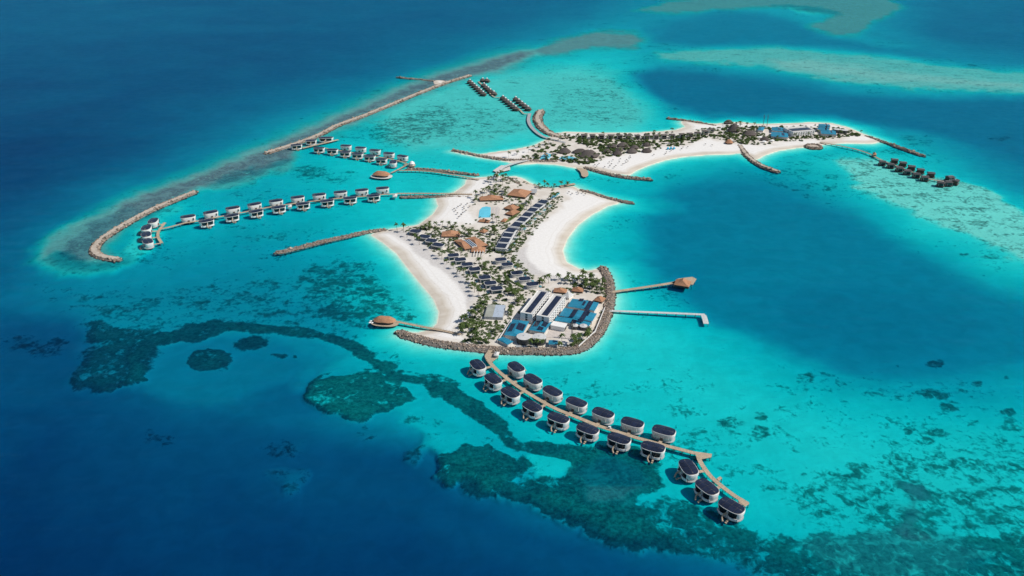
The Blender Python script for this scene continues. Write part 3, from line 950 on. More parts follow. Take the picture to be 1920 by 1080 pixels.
breakwater('hook-shaped rock breakwater with pale track on the outer reef, curling at its tip',
           [(366, 361), (338, 372), (279, 397.5), (229, 425), (195.6, 447), (179, 463), (179, 475), (192, 482.5), (222, 488)], 2.2, 3.6, 6.6, track=True, rock=1.2, dens=.7, seed=2)
breakwater('longest straight rock breakwater with pale track along the outer reef edge',
           [(499, 288.5), (567.5, 266), (600, 253), (633, 236), (677, 220), (720, 202.5), (787, 175), (837, 156), (882, 142)], 2.3, 4.0, 6.8, track=True, rock=1.5, dens=.6, seed=3)
breakwater('thin rubble spur reaching from the small sand islet into deep water',
           [(812, 152.5), (790, 149.5), (765, 147.5), (745, 145)], 1.5, 1.4, 5.0, rock=1.6, dens=.6, seed=4)
breakwater('curved rock groyne reaching out from the western sand point of main island',
           [(519, 475), (560, 465.5), (604, 454), (650, 444), (694, 435), (722, 432)], 1.8, 1.8, 5.5, rock=1.0, track=False, seed=5)
breakwater('broad rock seawall wrapping the service end of the main island', 
           [(748, 624), (770, 632), (820, 644.5), (880, 652.5), (935, 657.5), (992, 659), (1070, 658), (1096, 648.5), (1123, 620), (1137, 588), (1143, 556), (1140, 527), (1129, 503)],
           2.4, 2.6, 7.4, rock=0.8, dens=.95, seed=6)
breakwater('straight low rock groyne beside the railed villa jetty',
           [(753, 370.5), (800, 369.8), (850, 370), (880, 370.5)], 1.4, 1.3, 4.2, rock=1.1, seed=7)
breakwater('curved rock groyne running alongside the long railed jetty',
           [(764, 317.5), (785, 317.3), (808, 319), (852, 323.5), (895, 329)], 1.7, 1.5, 5.0, rock=1.2, seed=8)
breakwater('rock groyne off the eastern sand point above the crescent beach',
           [(1090, 357.5), (1115, 364), (1140, 372.5), (1165, 378), (1185, 381.5)], 1.8, 1.8, 5.2, rock=1.1, seed=9)
breakwater('long bent rock groyne on the western tail of the north island',
           [(850, 282.5), (871, 287), (902, 293.5), (944, 300), (977, 301.5), (1017, 303), (1045, 304)], 1.8, 2.2, 5.5, rock=1.3, seed=10)
breakwater('rock groyne beyond the round landing on the north island',
           [(1098, 315.5), (1132, 325), (1173, 333), (1219, 337)], 1.9, 2.2, 5.6, rock=1.2, seed=11)
breakwater('straight rock groyne sheltering the small north-facing beach',
           [(1252, 222.3), (1280, 226), (1310, 230.5), (1342, 237)], 1.8, 1.8, 5.0, rock=1.4, seed=12)
breakwater('S-shaped rock groyne between two beaches of the north island',
           [(1387, 274), (1394, 284), (1403, 295), (1427, 311), (1457, 322.5)], 2.0, 2.8, 6.5, rock=1.2, track=True, seed=13)
breakwater('rock groyne off the eastern tip of the north island',
           [(1625, 257), (1666, 270), (1701, 282.5), (1731, 293)], 1.9, 2.0, 5.5, rock=1.3, seed=14)
breakwater('wide curved breakwater with brown track beside a curving causeway',
           [(1014, 208), (1008, 222), (1013, 236), (1028, 249), (1048, 257), (1060, 261)], 2.4, 4.5, 10.0, track=True, rock=1.4, dens=.7, seed=15)
breakwater('short rock revetment under the footbridge landing',
           [(952, 334), (960, 339), (968, 344), (976, 347.5)], 1.8, 1.5, 4.0, rock=1.0, seed=16)

# round rock island
rr = thing('round_rock_islet', 'round islet ringed with grey rocks just off the beach', 'islet', P(1525, 276))
mb = MB()
mb.prism([(13 * math.cos(k * math.pi / 12), 13 * math.sin(k * math.pi / 12)) for k in range(24)], -1.0, 1.9, s0=1.15, s1=0.92)
mb.build('sand_top', M['crest'], rr)
rg = np.random.RandomState(99)


def _pl(i):
    a, r = rg.uniform(0, 6.283), rg.uniform(9.5, 15.0)
    return (r * math.cos(a), r * math.sin(a), 2.2 - max(0, r - 11.5) * 0.6)


V, Fq = rock_mesh(420, _pl, 0.6, 1.2, rg)
me = bpy.data.meshes.new('armour_rocks')
me.from_pydata(V.tolist(), [], Fq.tolist())
me.materials.append(M['rock'])
link('armour_rocks', me, rr)['kind'] = 'stuff'


# ------------------------------------------------------------------ jetties
_bent = {}


def bent_mesh(w, z):
    key = (round(w, 1), round(z, 1))
    if key not in _bent:
        b_ = MB()
        for s in (-1, 1):
            b_.tube([(0, s * (w / 2 - .25), -4), (0, s * (w / 2 - .25), z - .3)], 0.22, 6)
        b_.box(-.2, .2, -w / 2, w / 2, z - .75, z - .36)
        _bent[key] = b_.mesh('pile_bent', M['pile'])
    return _bent[key]


def jetty(label, line, w=3.0, z=2.0, step=7.0, mat='wood', rails=False, group='jetties and walkways', name='jetty', zs=None, sides=None):
    pts = resample([P(p[0], p[1], z) for p in line], 3.0)
    if zs:
        for i, p in enumerate(pts):
            f = i / (len(pts) - 1)
            p.z = zs(f)
    T, N = frames(pts)
    o0 = Vector((pts[0].x, pts[0].y, 0))
    root = thing(name, label, 'jetty', o0, 0, group)
    d = MB()
    # each length of decking is its own slightly separate board bay
    for i in range(len(pts) - 1):
        a, b2 = pts[i] - o0, pts[i + 1] - o0
        n0, n1 = N[i] * (w / 2), N[i + 1] * (w / 2)
        g = (b2 - a) * 0.012
        vv = [a + n0 + g, a - n0 + g, b2 - n1 - g, b2 + n1 - g]
        k = len(d.v)
        d.v += [(p.x, p.y, p.z) for p in vv] + [(p.x, p.y, p.z - .35) for p in vv]
        for q_ in ((3, 2, 1, 0), (4, 5, 6, 7), (0, 1, 5, 4), (1, 2, 6, 5), (2, 3, 7, 6), (3, 0, 4, 7)):
            d.f.append(tuple(k + j for j in q_))
            d.m.append(0)
    d.build('deck', M[mat], root)
    if rails:
        for s in (-1, 1):
            r_ = MB()
            for i in range(0, len(pts) - 1):
                a, b2 = pts[i] - o0 + N[i] * (s * (w / 2 - .12)), pts[i + 1] - o0 + N[i + 1] * (s * (w / 2 - .12))
                r_.tube([(a.x, a.y, a.z + 1.05), (b2.x, b2.y, b2.z + 1.05)], 0.07, 4)
                r_.tube([(a.x, a.y, a.z), (a.x, a.y, a.z + 1.1)], 0.08, 4)
            r_.build('railing', M['white2' if mat != 'wood' else 'wood'], root)
    acc = 0.0
    last = None
    for i in range(len(pts)):
        if last is None or acc >= step:
            bm_ = bent_mesh(w, pts[i].z)
            link('pile_bent', bm_, root, (pts[i].x - o0.x, pts[i].y - o0.y, 0), math.atan2(T[i].y, T[i].x))
            acc = 0.0
            last = i
        if i < len(pts) - 1:
            acc += (pts[i + 1] - pts[i]).length
    root['_pts'] = 0
    return root, pts, T, N


JF, jf_pts, jf_T, jf_N = jetty('long curving timber jetty serving the villas off the seawall',
                               [(924, 648), (917, 660), (912.5, 668), (920, 681), (937, 698), (965, 720), (995.5, 740), (1040, 765), (1079, 781), (1122, 798), (1160, 810),
                                (1194, 820.6), (1223, 828.6), (1256.6, 837.5), (1303, 849.5)], 3.6, 2.2, 6.0)
JE, je_pts, je_T, je_N = jetty('timber jetty branch bending away to the last three villas',
                               [(1309, 853), (1312, 863), (1319, 875), (1333.6, 894), (1353, 911), (1377, 929), (1402, 944)], 3.4, 2.2, 6.0)
JL, jl_pts, jl_T, jl_N = jetty('timber jetty threading between two rows of white villas by the hook breakwater',
                               [(744, 363.4), (720.6, 364.4), (672.5, 368.8), (633, 372), (583, 377.5), (539, 383), (495, 390), (453, 398.5), (407, 407), (368, 414.6), (346, 418), (318, 425.5), (300.5, 429)], 3.2, 2.2, 9.0)
JC, jc_pts, jc_T, jc_N = jetty('short curved jetty end serving four white villas inside the hook breakwater',
                               [(309, 417), (301, 428), (296.6, 435), (296.6, 444.7), (303, 455)], 3.4, 2.25, 8.0)
jetty('railed causeway on close piles from the main beach to the white villa rows',
      [(744, 363), (790, 362.6), (840, 363.2), (885, 364)], 4.0, 2.4, 5.0, rails=True)
JM, jm_pts, jm_T, jm_N = jetty('timber jetty between the paired white villas beside the long breakwater',
                               [(600, 276), (633, 281.5), (660, 286), (686, 290.5), (727, 297), (749, 302), (763, 307), (755, 313), (744.7, 318.4), (733, 324)], 2.8, 2.0, 10.0)
jetty('timber landing of three white villas against the long breakwater', [(567, 277.5), (590, 272), (612, 267), (634, 261.5)], 5.0, 2.0, 12.0)
jetty('long gently arched railed jetty to the thatched overwater restaurant',
      [(748, 319.5), (775, 319.6), (808, 321.5), (852, 328), (880, 333), (897, 337)], 3.6, 2.4, 5.0, rails=True)
jetty('short timber spur to a white domed hut', [(757, 308), (765, 307), (772, 306.5)], 2.5, 2.0, 12.0)
jetty('narrow walkway through the first cluster of dark thatched water villas', [(897, 152.5), (905, 160), (916, 171), (927, 181.5), (940, 183)], 3.0, 2.0, 14.0)
jetty('narrow walkway through the second cluster of dark thatched water villas', [(940, 183), (952, 190), (965, 199), (975, 206), (983, 213), (993, 213.5)], 3.0, 2.0, 14.0)
jetty('curved grey causeway beside the wide curved breakwater', [(993, 212.5), (991, 226), (998, 240), (1017, 255), (1044, 263.5), (1060, 267)], 6.0, 2.2, 8.0, mat='grey')
jetty('long curved jetty on pale piles to the dark villas east of the north island',
      [(1538, 266.5), (1563, 271), (1586, 275.6), (1609, 281), (1632, 289), (1650, 298.5), (1668, 306), (1700, 318), (1742, 335), (1770, 340)], 3.2, 2.2, 8.0, rails=True)
jetty('timber pier to the oval thatched restaurant off the west beach', [(745, 603), (790, 612), (830, 619.5), (864, 626.5)], 3.4, 2.4, 7.0, rails=True)
jetty('straight timber pier to the peaked pavilion beyond the rock seawall', [(1143, 548), (1180, 542.5), (1225, 536), (1274, 528)], 4.2, 2.4, 8.0)
jetty('pale concrete service pier ending in an L', [(1128, 582), (1180, 583.8), (1250, 586.6), (1322, 589.7)], 3.6, 2.2, 8.0, mat='lightgrey')
jetty('short concrete arm closing the L-shaped service pier', [(1319, 590.5), (1321.5, 597), (1324, 607)], 5.2, 2.21, 6.0, mat='lightgrey')
jetty('curved footbridge linking the two islands', [(929.5, 341), (930, 330), (943, 316), (965, 307), (985, 301), (995, 298.5)], 4.6, 2.8, 9.0, mat='lightgrey', rails=True,
      zs=lambda f: 1.8 + 2.6 * math.sin(math.pi * f))
jetty('small timber jetty at the north-eastern corner of main island', [(1050, 349), (1062, 347), (1078, 344.3)], 6.0, 1.9, 6.0)


def platform(label, poly, z=2.0, mat='wood', name='deck_platform', th=.4, cat='platform'):
    w_ = [P(p[0], p[1], z) for p in poly]
    c = sum(w_, Vector()) / len(w_)
    a = 0
    for i in range(len(w_)):
        j = (i + 1) % len(w_)
        a += w_[i].x * w_[j].y - w_[j].x * w_[i].y
    if a < 0:
        w_.reverse()
    root = thing(name, label, cat, (c.x, c.y, 0))
    b_ = MB()
    b_.prism([(p.x - c.x, p.y - c.y) for p in w_], z - th, z)
    b_.build('deck', M[mat], root)
    for p in w_:
        q_ = c + (p - c) * 0.85
        m_ = MB()
        m_.tube([(0, 0, -4), (0, 0, z - th)], 0.3, 6)
        m_.build('pile', M['pile'], root).location = (q_.x - c.x, q_.y - c.y, 0)
    return root


platform('triangular timber platform where the villa jetty forks', [(1300, 846), (1335, 851), (1334, 857), (1313, 861), (1306, 856)], 2.3)
platform('small square timber landing on the outer side of the bending jetty branch', [(1344, 897), (1350, 893), (1354, 896), (1348, 902)], 2.25)
platform('timber end landing of the bending jetty branch', [(1384, 939), (1392, 934), (1405, 944), (1397, 950)], 2.26)
platform('angled timber arrival deck below the rocky seawall', [(909, 669), (917, 661), (933, 664), (935, 669), (924, 677), (917, 680)], 2.35)
platform('broad white ferry deck moored against the footbridge', [(924, 320), (940, 309.5), (956, 311), (957, 318), (944, 321), (930, 322)], 1.6, 'white2')
platform('keyhole-shaped timber landing below the pool terraces of the north island', [(1080, 314), (1090, 315), (1099, 317.5), (1102, 321), (1103.5, 326), (1102, 329.5), (1098, 331.8), (1093, 331.3), (1090, 328.5), (1089.5, 324.5), (1087, 320.5), (1083, 317.5)], 1.9, 'wood')
for px0, py0, lab in ((964, 715.5, 'narrow timber boat step near the shore end of the villa jetty'),):
    platform(lab, [(px0 - 4, py0 - 1), (px0 + 4, py0 - 2), (px0 + 6, py0 + 2), (px0 - 1, py0 + 3)], 2.25)


# ------------------------------------------------------------------ white overwater villas
def superell(a, b, n=2.7, k=40):
    o = []
    for i in range(k):
        t = 2 * math.pi * i / k
        c, s = math.cos(t), math.sin(t)
        o.append((a * math.copysign(abs(c) ** (2 / n), c), b * math.copysign(abs(s) ** (2 / n), s)))
    return o


def clip_rect(poly, x0, x1, y0, y1):
    def cl(pl, f):
        o = []
        for i in range(len(pl)):
            p, q_ = pl[i - 1], pl[i]
            fp, fq = f(p), f(q_)
            if fp >= 0:
                o.append(p)
            if fp * fq < 0:
                t = fp / (fp - fq)
                o.append((p[0] + (q_[0] - p[0]) * t, p[1] + (q_[1] - p[1]) * t))
        return o
    for f in (lambda p: p[0] - x0, lambda p: x1 - p[0], lambda p: p[1] - y0, lambda p: y1 - p[1]):
        poly = cl(poly, f)
        if not poly:
            break
    return poly


VL, VW = 8.9, 5.6            # half length, half width of a villa
Z0, Z1 = 1.3, 7.3            # floor and eaves


def villa_proto(slide=True, near=True, name='overwater_villa'):
    root = thing(name, '', 'villa')
    out = superell(VL, VW, 2.8, 48)

    def at(p, z):
        f = (z - Z0) / (Z1 - Z0)
        k = 0.86 + 0.16 * math.sin(min(f * 1.15, 1) * math.pi / 2)
        return (p[0] * k, p[1] * k, z)
    # shell: closed at the ends and towards the jetty (-y), open towards the sea (+y)
    sh_, sh2, en = MB(), MB(), MB()
    levels = [Z0, 2.1, 3.2, 4.5, 5.9, Z1]
    k = len(out)
    for i in range(k):
        p, q_ = out[i], out[(i + 1) % k]
        mx_, my_ = (p[0] + q_[0]) / 2, (p[1] + q_[1]) / 2
        if my_ > 0 and abs(mx_) < 6.9:
            continue                          # open sea front
        tgt = en if (my_ < 0 and abs(mx_) < 6.2) else (sh_ if mx_ > 0 else sh2)
        for z, z2 in zip(levels, levels[1:]):
            tgt.poly([at(p, z), at(q_, z), at(q_, z2), at(p, z2)])
    for s_ in (sh_, sh2):
        w_ = s_.build('end_wall', M['white'], root, False)
        md = w_.modifiers.new('thick', 'SOLIDIFY')
        md.thickness = 0.3
    en_o = en.build('entry_facade', M['white2'] if near else M['white'], root)
    fac = MB()
    for x in [(-5.4 + 1.35 * i) for i in range(9)]:
        fac.box(x - .09, x + .09, -VW * 1.03, -VW * .95, Z1 - 3.4, Z1 - .3)
    if near:
        fac.build('facade_fins', M['white'], en_o)
    dr = MB()
    dr.box(-1.0, 1.0, -VW * 1.06, -VW * .9, Z0 + .1, Z0 + 2.6)
    dr.build('door', M['wooddark'], root)
    wn_ = MB()
    if not near:
        wn_.box(VL * .56, VL * .70, -VW * 1.045, -VW * .8, 3.4, 6.2)
        wn_.build('window', M['glass'], root)
    # glazed front set back under the roof
    gz = MB()
    gz.box(-7.4, 7.4, VW * .60, VW * .64, Z0 + .2, Z1 - .05)
    gz.build('glazing', M['glass'], root)
    if near:
        for x in (-5.2, -3.4, -1.7, 1.7, 3.4, 5.2):
            m_ = MB()
            m_.box(-.09, .09, VW * .64, VW * .67, Z0 + .2, Z1 - .06)
            m_.build('mullion', M['tank'], root).location = (x, 0, 0)
    # two rounded terrace parapets either side of the slide
    for s in (-1, 1):
        m_ = MB()
        arc = []
        for i in range(11):
            t = i / 10
            x = 0.8 + (VL * .88 - 0.8) * t
            y = VW * (0.78 + 0.30 * math.sin(math.pi * min(1, 0.12 + t * 0.98)) ** 0.8)
            arc.append((s * x, y))
        for (xa, ya), (xb, yb) in zip(arc, arc[1:]):
            q_ = [(xa, ya, Z0 - .1), (xb, yb, Z0 - .1), (xb, yb, 3.1), (xa, ya, 3.1)]
            m_.poly(q_ if s < 0 else q_[::-1])
        o = m_.build('terrace_parapet', M['white'], root)
        md = o.modifiers.new('thick', 'SOLIDIFY')
        md.thickness = 0.25
    # fin between the two terraces
    m_ = MB()
    m_.box(-.28, .28, VW * .64, VW * .98, Z0, Z1 - .6)
    m_.build('centre_fin', M['white'], root)
    # deck and piles
    m_ = MB()
    m_.prism(superell(VL * 1.0, VW * 1.04, 2.6, 32), Z0 - .45, Z0)
    m_.build('floor_slab', M['grey'], root)
    if near:
        pm = MB()
        pm.tube([(0, 0, -4), (0, 0, Z0 - .4)], 0.3, 6)
        pme = pm.mesh('pile', M['pile'])
        for x in (-6, 0, 6):
            for y in (-3.6, 3.8):
                link('pile', pme, root, (x, y, 0))
    # roof: white rim, cambered deck of solar panels
    rf = MB()
    ro = superell(VL * 1.0, VW * 1.02, 3.0, 44)
    rf.prism(ro, Z1 - .05, Z1 + .3)
    r_o = rf.build('roof', M['white'], root)
    inn = superell(VL * .97, VW * .97, 3.0, 60)

    def cam_z(x, y):
        return Z1 + .42 + .75 * (1 - (y / VW) ** 2) * (1 - 0.5 * (x / VL) ** 4)
    nxs = 4 if near else 3
    for ix in range(nxs):
        x0, x1 = -VL * .97 + 2 * VL * .97 * ix / nxs, -VL * .97 + 2 * VL * .97 * (ix + 1) / nxs
        for iy in range(2):
            y0, y1 = (-VW, 0) if iy == 0 else (0, VW)
            pl = clip_rect(inn, x0 + .07, x1 - .07, y0 + (0 if iy == 0 else .08), y1 - (.08 if iy == 0 else 0))
            if len(pl) < 3:
                continue
            p_ = MB()
            # strips across so that the panel follows the camber
            for j in range(3):
                ya, yb = y0 + (y1 - y0) * j / 3, y0 + (y1 - y0) * (j + 1) / 3
                st = clip_rect(pl, x0, x1, ya, yb)
                if len(st) >= 3:
                    ar = sum(st[i - 1][0] * st[i][1] - st[i][0] * st[i - 1][1] for i in range(len(st)))
                    if ar < 0:
                        st = st[::-1]
                    p_.poly([(x, y, cam_z(x, y)) for x, y in st])
            po = p_.build('solar_panel', M['solar'], r_o)
    sk = MB()
    kk = len(inn)
    for i in range(kk):
        p, q_ = inn[i], inn[(i + 1) % kk]
        sk.poly([(p[0], p[1], Z1 + .28), (q_[0], q_[1], Z1 + .28), (q_[0], q_[1], cam_z(*q_) - .02), (p[0], p[1], cam_z(*p) - .02)])
    c0 = (0, 0, Z1 + .9)
    for i in range(kk):
        p, q_ = inn[i], inn[(i + 1) % kk]
        mid = ((p[0]) * .96, 0, cam_z(p[0] * .96, 0) - .05)
        mid2 = ((q_[0]) * .96, 0, cam_z(q_[0] * .96, 0) - .05)
        sk.poly([(p[0], p[1], cam_z(*p) - .05), (q_[0], q_[1], cam_z(*q_) - .05), mid2, mid])
    sk.build('panel_tray', M['steel'], r_o)
    # water slide from the upper floor down to the sea
    if slide:
        pth = []
        for i in range(13):
            t = i / 12
            ang = t * 2.2
            pth.append((1.6 * math.sin(ang * 1.5), VW * .95 + 4.6 * t, 5.0 - 4.6 * t ** 0.85))
        m_ = MB()
        m_.tube(pth, [.62] * 12 + [.68], 8)
        m_.build('water_slide', M['wood'], root, True)
        st = MB()
        st.box(-2.9, -1.7, VW * .98, VW * 1.5, .5, 1.0)
        st.box(-2.9, -1.7, VW * 1.5, VW * 1.75, -.2, .45)
        st.build('sea_steps', M['wood'], root)
    return root


def drop_villa(proto, used, label, group, px_, py_, ang, gangway=None, sc=1.0):
    o = proto if not used else copy_tree(proto)
    p = P(px_, py_, Z1 + .6)
    o.location = (p.x, p.y, 0)
    o.rotation_euler = (0, 0, ang)
    o.rotation_euler[2] += rnd.uniform(-.035, .035)
    o.scale = (sc, sc, sc)
    o['label'] = label
    o['group'] = group
    if gangway:
        # gangway from the jetty, in villa space
        g = MB()
        d = max(1.5, gangway - VW)
        g.box(-1.3, 1.3, -VW - d, -VW * .93, 1.75, 2.05)
        g.build('gangway', M['wood'], o)
    return o


def tangent_at(pts, T, p):
    i = min(range(len(pts)), key=lambda k: (pts[k].x - p.x) ** 2 + (pts[k].y - p.y) ** 2)
    d = p - pts[i]
    return T[i], Vector((d.x, d.y, 0))


def villa_row(proto, used, spots, pts, T, labf, group, gang=True, turn=0.0, flip=False):
    n = 0
    for i, (x, y) in enumerate(spots):
        p = P(x, y, Z1 + .6)
        t, d = tangent_at(pts, T, p)
        # +y of the villa looks away from the jetty
        nrm = Vector((-t.y, t.x, 0))
        if nrm.dot(d) < 0:
            nrm = -nrm
        ang = math.atan2(nrm.y, nrm.x) - math.pi / 2 + turn
        drop_villa(proto, used[0], labf(i), group, x, y, ang, abs(nrm.dot(d)) - 1.2 if gang else None)
        used[0] = True


near_v = villa_proto(True, True)
nu = [False]
villa_row(near_v, nu, [(895.6, 683), (924.7, 709.4), (957, 735), (998, 761), (1047, 782.5), (1102, 803), (1161, 821), (1224.6, 837)], jf_pts, jf_T,
          lambda i: f'white solar-roofed villa with slide, {ORD[i]} from the seawall on the jetty\'s reef side', 'villas along the seawall jetty')
villa_row(near_v, nu, [(968, 687), (999, 710), (1036, 732.5), (1081, 753), (1131, 773), (1186, 791), (1245, 806)], jf_pts, jf_T,
          lambda i: f'white solar-roofed villa, {ORD[i]} from the seawall on the jetty\'s sandy-lagoon side', 'villas along the seawall jetty')
villa_row(near_v, nu, [(1291, 875), (1326, 912), (1372, 947.5)], je_pts, je_T,
          lambda i: f'white solar-roofed villa, {ORD[i]} along the bending jetty branch past the fork', 'villas along the seawall jetty')
far_v = villa_proto(True, False)
fu = [False]
villa_row(far_v, fu, [(717, 352), (678, 355.6), (638, 359.3), (598, 364), (557.7, 369), (517, 375.5), (476.7, 382), (436, 389), (394.5, 397), (352, 405)], jl_pts, jl_T,
          lambda i: f'white villa facing the outer breakwater, {ORD[i]} from the railed causeway', 'villas by the hook breakwater', False)
villa_row(far_v, fu, [(700, 366), (656, 370.3), (613, 375.5), (567.5, 381), (522, 387.5), (479.6, 395), (434, 403), (386.6, 413)], jl_pts, jl_T,
          lambda i: f'white villa with slide facing the beach lagoon, {ORD[i]} from the railed causeway', 'villas by the hook breakwater', False)
villa_row(far_v, fu, [(286.7, 413), (273.8, 426), (273.8, 438.8), (276.8, 451.6)], jc_pts, jc_T,
          lambda i: f'white villa on the curved jetty end, {ORD[i]} counting from its inner platform', 'villas by the hook breakwater', True)
villa_row(far_v, fu, [(598, 277), (623, 280), (647, 284.5), (670, 288), (693, 292), (715, 297.7), (737, 303)], jm_pts, jm_T,
          lambda i: f'white villa on the beach-lagoon side of the paired rows, {ORD[i]} from the long breakwater', 'paired villas by the long breakwater', False, turn=0.45)
villa_row(far_v, fu, [(648.5, 272.5), (676, 276.4), (703, 281), (729, 286.7), (754.6, 292)], jm_pts, jm_T,
          lambda i: f'white villa on the open-lagoon side of the paired rows, {ORD[i]} from the long breakwater', 'paired villas by the long breakwater', False, turn=0.25)
for i, (x, y) in enumerate([(555.5, 271), (583, 262.7), (611, 257.5)]):
    o = drop_villa(far_v, True, ['white villa at the narrow tip of the long breakwater', 'white villa between two others against the long breakwater',
                                 'widest white villa against the long breakwater'][i], 'paired villas by the long breakwater', x, y, math.radians(188 if i else 200))
    if i == 2:
        o.scale = (1.35, 1, 1)


# ------------------------------------------------------------------ dark thatched water villas
def thatch_villa_proto(name='thatched_water_villa', cap=True):
    root = thing(name, '', 'villa')
    m_ = MB()
    m_.box(-6.5, 6.5, -6, 6, 1.3, 1.7)
    m_.build('deck', M['wooddark'], root)
    m_ = MB()
    m_.box(-4.6, 4.6, -4.4, 4.4, 1.7, 4.8)
    m_.build('wall', M['wooddark'], root)
    m_ = MB()
    m_.box(-3.4, 3.4, -4.48, -4.42, 2.0, 4.4)
    m_.build('window', M['glass'], root)
    r_ = MB()
    lv = [(6.4, 4.5), (4.6, 5.7), (2.6, 7.6), (1.0, 9.4)]
    rings = []
    for a, z in lv:
        rings.append(len(r_.v))
        r_.v += [(a * math.cos(math.pi / 4 + k * math.pi / 4) * 1.12, a * math.sin(math.pi / 4 + k * math.pi / 4) * 1.05, z) for k in range(8)]
    for a, b2 in zip(rings, rings[1:]):
        for k in range(8):
            r_.f.append((a + k, a + (k + 1) % 8, b2 + (k + 1) % 8, b2 + k))
            r_.m.append(0)
    r_.f.append(tuple(rings[-1] + k for k in range(8)))
    r_.m.append(0)
    ro = r_.build('roof', M['thatch'], root)
    if cap:
        m_ = MB()
        m_.prism([(2.3 * math.cos(k * math.pi / 4), 2.3 * math.sin(k * math.pi / 4)) for k in range(8)], 7.9, 9.9, s1=.6)
        m_.build('roof_cap', M['canvas'], ro)
    pm = MB()
    pm.tube([(0, 0, -4), (0, 0, 1.4)], 0.3, 5)
    pme = pm.mesh('pile', M['pile'])
    for x in (-5, 5):
        for y in (-4.5, 4.5):
            link('pile', pme, root, (x, y, 0))
    return root


tv = thatch_villa_proto()
tu = False


def put_tv(x, y, lab, grp, ang=0.0, sc=1.0):
    global tu
    o = copy_tree(tv) if tu else tv
    tu = True
    p = P(x, y, 5.5)
    o.location = (p.x, p.y, 0)
    o.rotation_euler = (0, 0, ang)
    o.scale = (sc, sc, sc)
    o['label'], o['group'] = lab, grp


for i in range(7):
    put_tv(881 + 25 * i / 6, 152 + 22.5 * i / 6, f'dark thatched villa, {ORD[i]} from the breakwater on the walkway\'s reef side, first cluster', 'far thatched water villas', -.3)
for i, (x, y) in enumerate([(905, 149), (913, 149.5), (907.5, 158.5), (911.5, 162.5), (915.5, 166), (919.5, 169.8), (926, 173.8)]):
    put_tv(x, y, f'dark thatched villa, {ORD[i]} from the breakwater on the open-lagoon side, first cluster', 'far thatched water villas', -.3)
for i in range(6):
    put_tv(943 + 24 * i / 5, 182.5 + 19.5 * i / 5, f'dark thatched villa, {ORD[i]} from the first cluster on the walkway\'s reef side, second cluster', 'far thatched water villas', -.3)
for i in range(5):
    put_tv(967 + 23 * i / 4, 184.5 + 17.5 * i / 4, f'dark thatched villa, {ORD[i]} from the first cluster on the open-lagoon side, second cluster', 'far thatched water villas', -.3)


# dark timber villas east of the north island: raised boxes with shallow grey roofs
def box_villa_proto():
    root = thing('timber_water_villa', '', 'villa')
    m_ = MB()
    m_.box(-6.5, 6.5, -6, 6, 1.4, 1.8)
    m_.build('deck', M['wooddark'], root)
    m_ = MB()
    m_.box(-5.2, 5.2, -4.2, 4.6, 1.8, 7.2)
    m_.build('wall', M['wooddark'], root)
    m_ = MB()
    m_.box(-1.8, 4.2, -4.32, -4.22, 2.2, 6.6)
    m_.build('window', M['glass'], root)
    for x in (-4.9, -2.2, 4.9):
        m_ = MB()
        m_.box(x - .25, x + .25, -5.5, -5.0, 1.8, 7.2)
        m_.build('post', M['frame'], root)
    m_ = MB()
    m_.poly([(-6.4, -6, 7.3), (6.4, -6, 7.3), (4.8, 0, 8.9), (-4.8, 0, 8.9)])
    m_.poly([(6.4, 5.6, 7.3), (-6.4, 5.6, 7.3), (-4.8, 0, 8.9), (4.8, 0, 8.9)])
    m_.poly([(6.4, -6, 7.3), (6.4, 5.6, 7.3), (4.8, 0, 8.9)])
    m_.poly([(-6.4, 5.6, 7.3), (-6.4, -6, 7.3), (-4.8, 0, 8.9)])
    m_.box(-6.4, 6.4, -6, 5.6, 7.0, 7.3)
    ro = m_.build('roof', M['charcoal'], root)
    m_ = MB()
    m_.box(-4.9, 4.9, -.3, .3, 8.85, 9.05)
    m_.build('ridge_cap', M['frame'], ro)
    pm = MB()
    pm.tube([(0, 0, -4), (0, 0, 1.5)], 0.3, 5)
    pme = pm.mesh('pile', M['pile'])
    for x in (-5, 5):
        for y in (-4.8, 4.8):
            link('pile', pme, root, (x, y, 0))
    return root


bv = box_villa_proto()
bu = False


def put_bv(x, y, lab, ang):
    global bu
    o = copy_tree(bv) if bu else bv
    bu = True
    p = P(x, y, 7.5)
    o.location = (p.x, p.y, 0)
    o.rotation_euler = (0, 0, ang)
    o.scale = (.86, .86, .86)
    o['label'], o['group'] = lab, 'dark villas off the eastern reef flat'


for i, (x, y) in enumerate([(1655, 301), (1671, 306), (1687, 312.4), (1702, 318), (1719, 324), (1735, 329.6)]):
    put_bv(x, y, f'dark timber water villa on the lagoon-facing row, {ORD[i]} from the north island beach', -.35)
for i, (x, y) in enumerate([(1678, 297.5), (1694, 303), (1710, 310), (1727, 316), (1746.6, 322.7)]):
    put_bv(x, y, f'dark timber water villa on the reef-facing row, {ORD[i]} from the north island beach', math.pi - .35)
for (x, y, a, lab) in ((1779, 339, -.2, 'dark timber pavilion in the middle of the jetty-end cluster'), (1782, 329.6, .3, 'dark timber pavilion on the reef edge of the jetty-end cluster'),
                       (1792, 336.5, .9, 'outermost dark timber pavilion of the jetty-end cluster'), (1765, 340, -.6, 'dark timber pavilion where the curved jetty meets its end cluster')):
    put_bv(x, y, lab, a)
# ------------------------------------------------------------------ buildings
GROUND = 1.6


